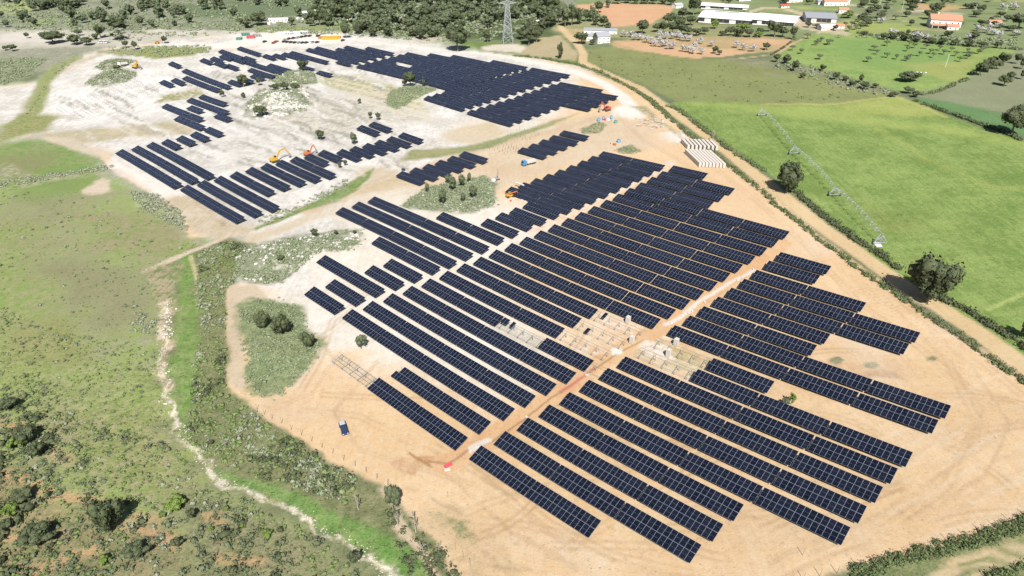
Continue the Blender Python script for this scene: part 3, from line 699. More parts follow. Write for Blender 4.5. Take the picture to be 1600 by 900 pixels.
# vegetated islands inside the site
for poly, a_, b_ in (([(366, 402), (380, 385), (430, 376), (520, 362), (560, 360), (568, 374), (545, 394), (500, 400), (474, 420), (440, 442), (400, 446), (372, 432)], (158, 164, 136), (196, 194, 180)),
                     ([(372, 482), (400, 474), (440, 470), (470, 486), (492, 522), (503, 540), (480, 580), (440, 618), (398, 630), (382, 606), (378, 540)], (136, 152, 108), (156, 166, 124)),
                     ([(622, 322), (668, 292), (715, 282), (760, 274), (772, 290), (772, 322), (730, 334), (690, 332), (640, 326)], (150, 158, 128), (190, 188, 172)),
                     ([(382, 168), (408, 142), (470, 132), (486, 152), (484, 168), (450, 182), (400, 188), (384, 180)], (178, 175, 162), (208, 205, 196)),
                     ([(418, 122), (438, 114), (490, 116), (496, 130), (440, 136)], (172, 174, 150), (204, 201, 188)),
                     ([(600, 160), (612, 142), (640, 134), (682, 134), (680, 142), (650, 156), (620, 172)], (154, 166, 124), (176, 176, 136)),
                     ([(132, 132), (178, 108), (220, 118), (196, 130), (160, 136)], (168, 168, 150), (198, 195, 182)),
                     ([(148, 108), (170, 95), (216, 97), (192, 108), (160, 112)], (166, 168, 142), (186, 184, 166)),
                     ([(-40, 92), (40, 90), (76, 92), (48, 118), (10, 132), (-60, 136)], (142, 154, 120), (164, 168, 140)),
                     ([(250, 148), (310, 138), (322, 146), (280, 158), (245, 160)], (170, 172, 124), (214, 206, 186)),
                     ([(150, 78), (330, 72), (330, 80), (258, 92), (200, 88)], (158, 166, 122), (176, 176, 140))):
    paint(poly, a_, b_, (1.4, .5, .8), 2.2, 5.5, rid=12)
paint([(230, 72), (330, 74), (300, 86), (258, 92), (205, 88)], (166, 172, 112), None, fldP, 2, 3)
paint([(122, 90), (95, 102), (72, 124), (62, 148), (52, 172), (30, 195)], (158, 172, 108), (170, 170, 126), vegP, 2.5, 3, width=11)
paint([(0, 195), (50, 180), (100, 180), (70, 205), (0, 220)], (150, 168, 96), (176, 168, 128), vegP, 4, 4)
paint([(0, 250), (50, 272), (110, 270), (170, 264), (172, 270), (90, 282), (0, 300)], (140, 162, 90), (196, 190, 166), vegP, 2, 3, op=.7)
# ditch with bright grass, shrub belt and the dry creek
paint([(300, 385), (350, 372), (395, 380), (372, 400), (370, 440), (352, 455), (352, 610), (385, 634), (440, 674), (520, 726), (600, 760), (640, 805), (676, 856), (700, 910), (640, 910), (600, 860), (500, 812), (400, 766), (320, 716), (280, 660), (270, 560), (282, 470), (285, 420)],
      (132, 140, 96), (150, 150, 112), vegP, 1.5, 2.5, rid=12)
paint([(284, 398), (312, 394), (303, 450), (318, 500), (304, 560), (290, 640), (300, 692), (284, 680), (266, 620), (264, 560), (282, 500), (284, 440)], (124, 162, 82), (148, 164, 106), vegP, 1.5, 3.5, rid=12)
paint([(338, 728), (380, 744), (430, 752), (470, 765), (540, 800), (600, 832), (650, 880), (670, 915), (606, 910), (580, 866), (510, 818), (430, 772), (352, 748)], (120, 160, 84), (142, 164, 102), vegP, 1.2, 2.6, rid=12)
paint([(300, 400), (305, 425), (311, 450)], (216, 206, 160), None, None, .8, 1, width=1.5)
paint([(365, 366), (335, 378), (300, 392), (262, 410), (230, 424)], (232, 214, 194), (212, 194, 168), (.9, .3, .4), 1, 1.5, width=3.5, rid=13)
paint([(226, 422), (262, 412), (285, 410), (288, 432), (276, 450), (285, 470), (284, 520), (268, 545), (252, 545), (256, 500), (244, 450)], (206, 188, 158), (134, 148, 92), (1.6, .6, .7), 1.5, 4, rid=13, op=.75)
paint([(262, 470), (260, 520), (252, 550), (248, 575), (256, 597), (255, 615), (249, 627), (261, 643), (273, 658), (283, 670), (287, 682), (297, 697), (312, 712), (335, 737), (345, 747), (357, 756), (390, 760), (400, 767), (432, 782), (465, 792), (482, 807), (505, 825), (535, 837), (560, 850), (575, 870), (595, 892), (612, 912)],
      (246, 236, 216), (176, 176, 132), (1.6, .6, .7), .6, 3.2, width=1.3, rid=13)
paint([(262, 470), (258, 530), (250, 575), (256, 600), (253, 618)], (240, 222, 200), (160, 156, 112), (1.4, .5, .6), .8, 3, width=2.4, rid=13)
paint([(620, 818), (640, 850), (660, 880), (680, 915)], (226, 204, 176), None, sandP, 1, 2, width=2.2)
paint([(600, 762), (622, 790), (632, 812), (640, 835)], (222, 204, 176), None, sandP, 1, 2, width=1.6)
# terraces and strips of the upper right
TS = np.random.default_rng(31)
for i in range(46):
    x0 = TS.uniform(1080, 1600); y0 = TS.uniform(-4, 46); L = TS.uniform(30, 110)
    if 1280 < x0 < 1330 and y0 > 30: continue
    paint([(x0, y0), (x0+L*.5, y0+L*.02), (x0+L, y0+L*.05)], [(188, 196, 128), (120, 136, 88), (206, 184, 150), (150, 170, 104)][i % 4], None, fldP, 3, 6, width=TS.uniform(5, 16), op=.6, only=0)
# far dirt roads
paint([(1300, 4), (1345, 10), (1430, 16), (1520, 24), (1620, 30), (1750, 36)], (214, 210, 192), None, sandP, 1.5, .5, width=6, rid=14)
paint([(1310, 20), (1370, 26), (1420, 34)], (206, 200, 160), None, sandP, 1.5, 1, width=3)
paint([(1330, 58), (1290, 50), (1265, 54), (1240, 68), (1215, 84), (1150, 92)], (214, 194, 150), None, sandP, 1.5, 1.5, width=3)
paint([(1160, 22), (1195, 12), (1230, 14), (1262, 26), (1280, 24)], (226, 208, 180), None, sandP, 2, 2, width=8)
paint([(1235, 26), (1300, 30), (1330, 56), (1290, 52), (1250, 44)], (222, 206, 180), (190, 180, 150), sandP, 2, 2)
paint([(876, 42), (890, 57), (905, 72), (911, 84), (911, 97), (932, 108), (950, 116), (975, 127), (1000, 138), (1025, 157), (1062, 181), (1090, 202), (1118, 222), (1160, 256), (1210, 296), (1270, 344), (1340, 394), (1395, 435), (1433, 463), (1475, 483), (1525, 517), (1600, 571), (1680, 630)],
      (232, 208, 166), (222, 194, 150), sandP, .7, .7, width=7.2, rid=15)
# verges of that road, then the track in the corner
paint([(1260, 940), (1340, 895), (1380, 880), (1420, 866), (1520, 846), (1600, 812), (1680, 780), (1700, 1000), (1300, 1000)], (136, 150, 100), (160, 160, 118), vegP, 1, 1.5, rid=12)
paint([(1440, 912), (1490, 886), (1540, 872), (1600, 852), (1680, 828)], (226, 206, 170), (206, 184, 140), sandP, 1, 1.5, width=3.2, rid=15)
paint([(1470, 925), (1520, 905), (1560, 890), (1620, 868), (1690, 842)], (224, 204, 166), (206, 184, 140), sandP, .8, 1, width=1.6, rid=15)
paint([(1500, 885), (1560, 868), (1600, 852), (1640, 840)], (160, 164, 110), None, fldP, .5, .8, width=.9)

def ground_material():
    m, t, b = newmat('soil_and_grass')
    a1 = N(t, 'ShaderNodeAttribute', attribute_name='soil_a'); a2 = N(t, 'ShaderNodeAttribute', attribute_name='soil_b'); a3 = N(t, 'ShaderNodeAttribute', attribute_name='soil_p')
    sp = N(t, 'ShaderNodeSeparateColor'); t.links.new(a3.outputs['Color'], sp.inputs[0])
    g = N(t, 'ShaderNodeNewGeometry')
    def noise(s, d, rough=.6, vec=None):
        n = N(t, 'ShaderNodeTexNoise', i_Scale=s, i_Detail=d, i_Roughness=rough); t.links.new(vec or g.outputs['Position'], n.inputs['Vector']); return n.outputs[0]
    n1 = noise(.045, 6.0, .62); n2 = noise(.33, 6.0, .65); n3 = noise(1.6, 5.0, .7)
    mp = N(t, 'ShaderNodeMapping'); mp.inputs['Rotation'].default_value = (0, 0, .76); mp.inputs['Scale'].default_value = (.9, .09, .5)
    t.links.new(g.outputs['Position'], mp.inputs[0]); n4 = noise(.9, 4.0, .6, mp.outputs[0])
    k = math_n(t, 'ADD', math_n(t, 'MULTIPLY', n1, .36), math_n(t, 'MULTIPLY', n2, .44)); k = math_n(t, 'ADD', k, math_n(t, 'MULTIPLY', n4, .2))
    k = math_n(t, 'MULTIPLY', math_n(t, 'SUBTRACT', k, .5), 8.5)
    k = math_n(t, 'ADD', math_n(t, 'MULTIPLY', k, sp.outputs[0]), .5, True)
    mx = N(t, 'ShaderNodeMix', data_type='RGBA'); t.links.new(k, mx.inputs[0]); t.links.new(a1.outputs['Color'], mx.inputs[6]); t.links.new(a2.outputs['Color'], mx.inputs[7])
    fine = math_n(t, 'ADD', math_n(t, 'MULTIPLY', n3, .7), math_n(t, 'MULTIPLY', n2, .5)); fine = math_n(t, 'MULTIPLY', math_n(t, 'SUBTRACT', fine, .6), 3.4)
    fine = math_n(t, 'ADD', math_n(t, 'MULTIPLY', fine, sp.outputs[1]), 1.0)
    nb = noise(.75, 4.0, .65); na = noise(2.6, 3.0, .6)
    # darker tussocks and clods, denser where the ground is rough
    sp1 = N(t, 'ShaderNodeMapRange', interpolation_type='SMOOTHSTEP'); sp1.inputs['From Min'].default_value = .50; sp1.inputs['From Max'].default_value = .66; t.links.new(math_n(t, 'ADD', math_n(t, 'MULTIPLY', nb, .5), math_n(t, 'MULTIPLY', na, .5)), sp1.inputs['Value'])
    dk = math_n(t, 'SUBTRACT', 1.0, math_n(t, 'MULTIPLY', math_n(t, 'MULTIPLY', sp1.outputs[0], sp.outputs[2]), .62))
    fine = math_n(t, 'MULTIPLY', fine, dk)
    sc = N(t, 'ShaderNodeVectorMath', operation='SCALE'); t.links.new(mx.outputs[2], sc.inputs[0]); t.links.new(fine, sc.inputs['Scale'])
    t.links.new(sc.outputs[0], b.inputs['Base Color'])
    b.inputs['Roughness'].default_value = .95; b.inputs['Specular IOR Level'].default_value = .08
    bp = N(t, 'ShaderNodeBump'); bp.inputs['Distance'].default_value = .5
    t.links.new(math_n(t, 'ADD', math_n(t, 'MULTIPLY', n2, .6), math_n(t, 'MULTIPLY', n3, .4)), bp.inputs['Height'])
    t.links.new(sp.outputs[2], bp.inputs['Strength']); t.links.new(bp.outputs[0], b.inputs['Normal'])
    return m
M['ground'] = ground_material()
def c4(a): return np.concatenate([a, np.ones((len(a), 1))], 1)
# one surface, split along the edges of what lies there
ii = np.arange(NRG-1)[:, None]*NB+np.arange(NB-1)[None, :]
FQ = np.stack([ii, ii+1, ii+1+NB, ii+NB], 2).reshape(-1, 4)
FR = RID[FQ[:, 0]]
NAMES = {0: 'ground', 1: 'sandy_ground', 2: 'gravel_road', 3: 'far_field', 4: 'ploughed_field', 5: 'orchard_ground', 6: 'olive_green_field', 7: 'grove_meadow', 8: 'grey_field', 9: 'green_field', 10: 'meadow', 11: 'dirt_lane', 12: 'scrubland_ground',
         13: 'dry_creek_bed', 14: 'far_road', 15: 'dirt_road'}
# gentle small relief so that light breaks up on rough ground
GZZ = GZZ + (fbm(GXX, GYY, .12, 77)-.5)*1.1*np.clip(PR[:, 2]-.2, 0, 1)
for k_, nm_ in NAMES.items():
    sel = FQ[FR == k_]
    if len(sel) == 0: continue
    u, inv = np.unique(sel, return_inverse=True)
    me = fast_mesh(nm_, np.stack([GXX[u], GYY[u], GZZ[u]], 1), inv.reshape(-1, 4)[:, ::1], M['ground'], None, True,
                   {'soil_a': c4(CA[u]), 'soil_b': c4(CB[u]), 'soil_p': c4(PR[u])})
    tag(link(nm_, me), kind='structure')

# ---------------------------------------------------------------- solar tables
E_ = np.array([math.sin(AZR), -math.cos(AZR)]); NR_ = np.array([-E_[1], E_[0]])
CT, ST = math.cos(TILT), math.sin(TILT); CLR = 1.2
def slope_pt(u, s): return (u, (s-.11)*CT, CLR+(s-.11)*ST)       # u along the row, s up the slope
TL0 = TL; TL = TL+.55; GAP = GAP-.55; TW = 5.02
NM = 14; MG = .02; MWD = (TL-(NM-1)*MG)/NM; MHT = (TW-.05)/2
def module_into(b, u0, s0):
    """one module: raised pale rim, dark glass, thin body"""
    r = .03; th = .045
    def P(u, s, z): x, y, zz = slope_pt(u, s); return (x, y-z*ST, zz+z*CT)
    o = [(u0, s0), (u0+MWD, s0), (u0+MWD, s0+MHT), (u0, s0+MHT)]; i = [(u0+r, s0+r), (u0+MWD-r, s0+r), (u0+MWD-r, s0+MHT-r), (u0+r, s0+MHT-r)]
    for k in range(4):
        j = (k+1) % 4
        b.poly([P(*o[k], 0), P(*o[j], 0), P(*i[j], 0), P(*i[k], 0)], 1)
        b.poly([P(*o[k], -th), P(*o[j], -th), P(*o[j], 0), P(*o[k], 0)], 0)
    hm = s0+MHT/2
    b.poly([P(*i[0], -.006), P(*i[1], -.006), P(i[1][0], hm-.006, -.006), P(i[0][0], hm-.006, -.006)], 0)
    b.poly([P(i[0][0], hm+.006, -.006), P(i[1][0], hm+.006, -.006), P(*i[2], -.006), P(*i[3], -.006)], 0)
    b.poly([P(i[0][0], hm-.006, -.006), P(i[1][0], hm-.006, -.006), P(i[1][0], hm+.006, -.006), P(i[0][0], hm+.006, -.006)], 1)
    b.poly([P(*o[3], -th), P(*o[2], -th), P(*o[1], -th), P(*o[0], -th)], 0)
PVM = [M['pv'], M['alu']]
MODS = []
for r_ in range(2):
    for c_ in range(NM):
        b = MB(); module_into(b, -TL/2+c_*(MWD+MG), .0+r_*(MHT+.05)); MODS.append(b.mesh('module', PVM))
allb = MB()
for r_ in range(2):
    for c_ in range(NM): module_into(allb, -TL/2+c_*(MWD+MG), r_*(MHT+.05))
ARRAY = allb.mesh('module_array', PVM)
RAILS = []
for s_ in (.55, 1.85, 2.95, 4.25):
    b = MB(); x, y, z = slope_pt(0, s_); y += ST*.12; z -= CT*.12
    b.box((x, y, z), (TL+.1, .07, .12), 0, Matrix.Rotation(TILT, 3, 'X')); RAILS.append(b.mesh('rail', M['steel']))
STN = [-TL/2+1.3+i*(TL-2.6)/4 for i in range(5)]
SUPS = []
for u in STN:
    b = MB()
    f_ = slope_pt(u, .9); k_ = slope_pt(u, 3.8)
    b.box((u, f_[1], (f_[2]-1.0)/2-.2), (.12, .12, f_[2]+.6)); b.box((u, k_[1], (k_[2]-1.0)/2-.2), (.12, .12, k_[2]+.6))
    a1 = slope_pt(u, .2); a2 = slope_pt(u, 4.6); b.bar((u, a1[1]+.07, a1[2]-.23), (u, a2[1]+.07, a2[2]-.23), .08, 0, .12)
    b.bar((u, k_[1], .9), (u, slope_pt(u, 2.4)[1], slope_pt(u, 2.4)[2]-.25), .06)
    SUPS.append(b.mesh('support', M['steel']))
b = MB()
for me_ in RAILS+SUPS:
    n0 = len(b.v); b.v += [tuple(v.co) for v in me_.vertices]
    for p in me_.polygons: b.f.append(tuple(n0+i for i in p.vertices)); b.m.append(0)
FRAME = b.mesh('support_frame', M['steel'])

def table_matrix(row, k):
    n, x, y = ROWS[row]
    s = k*(TL+GAP)+TL0/2
    c = np.array([x, y])+E_*s
    m_ = c+NR_*(TW*CT/2)
    z0 = float(terr0(*(m_-E_*TL/2))); z1 = float(terr0(*(m_+E_*TL/2)))
    X = Vector((E_[0], E_[1], (z1-z0)/TL)).normalized(); Y = Vector((NR_[0], NR_[1], 0)); Z = X.cross(Y).normalized(); Y = Z.cross(X)
    mt = Matrix(((X.x, Y.x, Z.x, c[0]), (X.y, Y.y, Z.y, c[1]), (X.z, Y.z, Z.z, (z0+z1)/2), (0, 0, 0, 1)))
    return mt
ORD = ['zeroth', 'first', 'second', 'third', 'fourth', 'fifth', 'sixth', 'seventh', 'eighth', 'ninth', 'tenth', 'eleventh', 'twelfth', 'thirteenth', 'fourteenth', 'fifteenth', 'sixteenth', 'seventeenth', 'eighteenth', 'nineteenth', 'twentieth']
ORD += ['twenty-'+ORD[i] for i in range(1, 10)]+['thirtieth']+['thirty-'+ORD[i] for i in range(1, 10)]+['fortieth']+['forty-'+ORD[i] for i in range(1, 10)]
BLOCKS = {'D': 'front right block', 'C': 'central block', 'B': 'block left of pale lane', 'A': 'far left field', 'E': 'six-table group', 'F': 'small five-table group', 'G1': 'far top block', 'G2': 'far middle block', 'G3': 'far lower block', 'G0': 'far corner block'}
def block_of(nm): return nm[:2] if nm[0] == 'G' else nm[0]
tabs = []
byb = {}
for nm in ROWS: byb.setdefault(block_of(nm), []).append(nm)
for bk, lst in byb.items():
    lst.sort(key=lambda q: ROWS[q][1]*-.0+math.hypot(ROWS[q][1], ROWS[q][2]))
    for ri, nm in enumerate(lst):
        for k in range(ROWS[nm][0]):
            if nm == 'G1_3' and k == 1: continue
            mt = table_matrix(nm, k); c = mt.translation
            tabs.append((depth(c.x, c.y), nm, k, bk, ri+1, ROWS[nm][0], mt))
tabs.sort(key=lambda q: q[0])
NEAR, SINGLE = 104, 300
BLUEISH = set()
for i, (dd, nm, k, bk, ri, n, mt) in enumerate(tabs[:SINGLE]):
    t = empty('solar_table', (0, 0, 0)); t.matrix_world = mt @ Matrix.Rotation(random.gauss(0, .006), 4, 'X') @ Matrix.Rotation(random.gauss(0, .0015), 4, 'Y')
    who = 'only table' if n == 1 else ORD[k+1]+' table from left'
    if bk == 'A': who = ('lone table' if n == 1 else ORD[k+1]+' table')
    tag(t, 'solar '+who+' in the '+ORD[ri]+' row from the front, '+BLOCKS[bk] if bk not in ('A', 'B') else 'solar '+who+', '+ORD[ri]+' row from the front, '+BLOCKS[bk], 'solar table', 'solar tables in '+BLOCKS[bk])
    if i < NEAR:
        for j, me in enumerate(MODS):
            if nm == 'C2' and k == 0 and j in (14,): continue
            link('module', me, t)
        for me in RAILS: link('rail', me, t)
        for me in SUPS: link('support', me, t)
    else:
        tag(link('module_array', ARRAY, t), kind='stuff'); link('support_frame', FRAME, t)
# the farthest tables: one object
b = MB()
for (dd, nm, k, bk, ri, n, mt) in tabs[SINGLE:]:
    for me in (ARRAY, FRAME):
        n0 = len(b.v); b.v += [tuple(mt @ v.co) for v in me.vertices]
        off = 0 if me is ARRAY else 2
        for p in me.polygons: b.f.append(tuple(n0+q for q in p.vertices)); b.m.append(p.material_index if me is ARRAY else 2)
o = b.obj('far_solar_tables', [M['pv'], M['alu'], M['steel']]); tag(o, 'mass of dark blue solar tables in the far top blocks', 'solar tables', kind='stuff')

# unfinished tables: posts and beams, some rails, a few modules
for (nm, k, label, rails, mods) in (
        ('C1', -1, 'bare grid of rails and posts at the left end of the front centre row', 1, []),
        ('C7', 2, 'unfinished table frame with three modules on grey gravel', 0, [(14, 1), (15, 1), (17, 1)]),
        ('C8', 3, 'unfinished table posts nearest the grey gravel patch', 0, []),
        ('C9', 3, 'unfinished table posts with one loose module, left of the tall crate', 0, [(3, 1)]),
        ('C10', 3, 'unfinished table posts with one slanted module below the long rows', 0, [(16, 1)]),
        ('C7b', 1, 'unfinished table posts right of the lone centre table', 0, []),
        ('D9', -1, 'unfinished table posts left of the front right ninth row', 0, []),
        ('D10', -1, 'unfinished table posts on the greenish strip between the rows', 0, [])):
    if nm == 'C7b': ROWS['C7b'] = (1, ROWS['C7b'][1], ROWS['C7b'][2])
    mt = table_matrix(nm, k)
    t = empty('mounting_frame', (0, 0, 0)); t.matrix_world = mt
    tag(t, label, 'mounting frame', 'unfinished table frames')
    for me in SUPS: link('support', me, t)
    if rails:
        for me in RAILS: link('rail', me, t)
        b = MB()
        for c_ in range(NM+1):
            u = -TL/2+c_*(TL/NM); a1 = slope_pt(u, .1); a2 = slope_pt(u, 4.7); b.bar(a1, a2, .05)
        b.obj('cross_bars', M['alu'], t)
    else: link('rail', RAILS[0], t); link('rail', RAILS[3], t)
    for j, _ in mods: link('module', MODS[j], t)

# rows of driven piles without tables yet, far left and by the five-table group
def pile_row(px, py, label, n=5, group='pile rows without tables'):
    x, y = at1(px, py); z = float(ground(x, y)); z1 = float(ground(*(np.array([x, y])+E_*TL)))
    t = empty('pile_row', (x, y, z), math.atan2(E_[1], E_[0]), label, 'pile row', group)
    for i in range(n):
        for q, hh in ((.9, 1.5), (3.6, 2.3)):
            u = i*TL/n; dz = (z1-z)*i/n; b = MB(); b.box((u, q, hh/2+dz), (.16, .16, hh)); b.obj('pile', M['steel'], t)
for i in range(8):
    for k in range(2):
        pile_row(84+i*17+k*24, 170-i*6+k*9, 'bare steel piles, '+ORD[i+1]+' line from the left, '+('upper' if k == 0 else 'lower')+' part, on the white far left ground')
for i, (a, b_) in enumerate([(792, 213), (806, 206), (770, 226), (756, 232), (788, 234)]): pile_row(a, b_, 'bare piles, '+ORD[i+1]+' row on the pale soil left of the five-table group')

# ---------------------------------------------------------------- vegetation
def ico(sub=1):
    import bmesh
    bm = bmesh.new(); bmesh.ops.create_icosphere(bm, subdivisions=sub, radius=1.0)
    V = np.array([v.co[:] for v in bm.verts]); F = np.array([[v.index for v in f.verts] for f in bm.faces]); bm.free(); return V, F
ICO1, ICO2 = ico(1), ico(2)
def crown_mesh(name, mat, seed, lobes=26, leaves=900, leaf=.035, shape='round', solid=True, lobe_r=(.13, .22)):
    """unit crown: x,y in +-.5, z 0..1 ; jittered lobes plus many small leaf faces -> uneven outline, gaps, light and dark clumps"""
    r = np.random.default_rng(seed); VS = []; FS = []; TS = []; n = 0
    cs = []
    for i in range(lobes):
        while True:
            p = r.uniform(-1, 1, 3)
            if np.linalg.norm(p) < 1: break
        p = p/np.linalg.norm(p)*r.uniform(.35, .95)
        if shape == 'round': c = np.array([p[0]*.36, p[1]*.36, .52+p[2]*.30])
        elif shape == 'tall': c = np.array([p[0]*.30, p[1]*.30, .52+p[2]*.40])
        else: c = np.array([p[0]*.40, p[1]*.40, .35+abs(p[2])*.35])
        cs.append((c, r.uniform(*lobe_r), r.uniform(0, 1)))
    for c, rad_, tn in cs:
        if solid:
            V = ICO1[0]*(rad_*.86*r.uniform(.72, 1.2, (len(ICO1[0]), 1)))*np.array([1, 1, .85]) + c
            VS.append(V); FS.append(ICO1[1]+n); TS.append(np.clip(tn*.55+r.uniform(-.1, .15, len(V))+(V[:, 2]-.4)*.25, 0, 1)); n += len(V)  # tint a little lighter towards the crown top
    m = leaves; k = r.integers(0, lobes, m)
    C = np.array([cs[q][0] for q in k]); Rr = np.array([cs[q][1] for q in k]); T = np.array([cs[q][2] for q in k])
    d = r.normal(size=(m, 3)); d /= np.linalg.norm(d, axis=1, keepdims=True)
    P = C+d*(Rr*r.uniform(.75, 1.22, m))[:, None]*np.array([1, 1, .9])
    a = np.cross(d, r.normal(size=(m, 3))); a /= np.linalg.norm(a, axis=1, keepdims=True)+1e-9; b_ = np.cross(d, a)+d*r.uniform(-.5, .5, (m, 1))
    s = leaf*r.uniform(.6, 1.5, (m, 1))
    V = np.stack([P-a*s, P+a*s*.9, P+b_*s*1.3], 1).reshape(-1, 3)
    VS.append(V); FS.append(np.arange(m*3).reshape(-1, 3)+n); TS.append(np.repeat(np.clip(T*.6+r.uniform(0, .5, m), 0, 1), 3))
    V = np.concatenate(VS); V[:, 2] = np.maximum(V[:, 2], .0)
    return fast_mesh(name, V, np.concatenate(FS), mat, np.concatenate(TS))
def trunk_mesh(name, mat, seed, top=.55, r0=.045, lean=.05):
    r = random.Random(seed); b = MB()
    pts = [Vector((0, 0, -.04))]
    for i in range(3): pts.append(Vector((r.uniform(-lean, lean)*(i+1)*.5, r.uniform(-lean, lean)*(i+1)*.5, top*(i+1)/3*.75)))
    for i in range(3): b.tube(pts[i], pts[i+1], r0*(1-.22*i), r0*(1-.22*(i+1)), 6)
    for q in range(6):
        a = q*1.05+r.random(); e = Vector((math.cos(a)*.26, math.sin(a)*.26, top*.75+r.uniform(.1, .3)))
        b.tube(pts[2+(q % 2)], e, r0*.45, r0*.12, 5)
    return b.mesh(name, mat)
def bare_mesh(name, mat, seed):
    r = random.Random(seed); b = MB()
    def grow(p, d, L, rd, lv):
        e = p+d*L; b.tube(p, e, rd, rd*.62, 4 if lv < 2 else 3)
        if lv == 4: return
        for i in range(3 if lv < 3 else 3):
            nd = (d+Vector((r.uniform(-1, 1), r.uniform(-1, 1), r.uniform(-.25, .75)))*.75).normalized()
            grow(p+d*L*r.uniform(.6, 1), nd, L*r.uniform(.55, .8), rd*.6, lv+1)
    grow(Vector((0, 0, -.03)), Vector((.08, .05, 1)).normalized(), .27, .03, 0)
    return b.mesh(name, mat)
CROWN = {
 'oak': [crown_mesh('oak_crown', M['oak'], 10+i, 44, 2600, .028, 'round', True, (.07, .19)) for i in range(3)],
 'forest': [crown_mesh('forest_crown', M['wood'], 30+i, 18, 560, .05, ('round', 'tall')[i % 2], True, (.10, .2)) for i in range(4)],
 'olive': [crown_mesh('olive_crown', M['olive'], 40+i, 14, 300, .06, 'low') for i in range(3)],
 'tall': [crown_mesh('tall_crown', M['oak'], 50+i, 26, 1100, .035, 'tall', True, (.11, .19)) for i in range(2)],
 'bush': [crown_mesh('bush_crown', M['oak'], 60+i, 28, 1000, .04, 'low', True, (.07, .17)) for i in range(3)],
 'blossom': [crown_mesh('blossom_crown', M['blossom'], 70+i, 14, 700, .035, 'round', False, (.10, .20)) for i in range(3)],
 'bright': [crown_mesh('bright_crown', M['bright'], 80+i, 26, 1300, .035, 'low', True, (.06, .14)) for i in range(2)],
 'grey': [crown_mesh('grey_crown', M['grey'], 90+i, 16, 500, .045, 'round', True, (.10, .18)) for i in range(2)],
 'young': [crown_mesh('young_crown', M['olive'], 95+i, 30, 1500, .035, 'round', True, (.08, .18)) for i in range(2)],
}
TRUNK = {k: [trunk_mesh('trunk', M['bark'], 5+i) for i in range(2)] for k in CROWN}
BARE = [bare_mesh('branches', M['deadbark'], 3+i) for i in range(3)]
def tree(kind, px, py, wpx, hpx, label, cat='tree', name=None, group=None, lift=.0):
    """px,py: foot of the tree in the photograph; wpx,hpx: its size there"""
    x, y = at1(px, py); z = float(ground(x, y)); D = depth(x, y)
    if D > 420 and kind != 'olive': wpx *= 1.28; hpx *= 1.2
    w = wpx*D/FPX; th = math.atan2(ZC-z, math.hypot(x, y)); h = max(hpx*D/FPX/math.cos(th)*(1.12 if math.degrees(th) < 25 else .95), w*.5)
    nm = name or {'bush': 'shrub', 'bright': 'shrub', 'olive': 'olive_tree', 'blossom': 'blossom_tree', 'bare': 'bare_tree', 'forest': 'tree', 'grey': 'grey_tree'}.get(kind, 'tree')
    t = empty(nm, (x, y, z), random.random()*6.28, label, cat, group)
    if kind == 'olive': lift = .38
    elif kind == 'oak' and not lift: lift = .08 if D > 330 else -.12
    if kind == 'bare':
        s = max(w, h)*.62; link('trunk_and_branches', random.choice(BARE), t, scale=(s, s, h*.95)); return t
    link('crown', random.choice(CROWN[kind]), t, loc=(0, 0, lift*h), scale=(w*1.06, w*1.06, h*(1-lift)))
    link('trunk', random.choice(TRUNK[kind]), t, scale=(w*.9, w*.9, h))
    return t

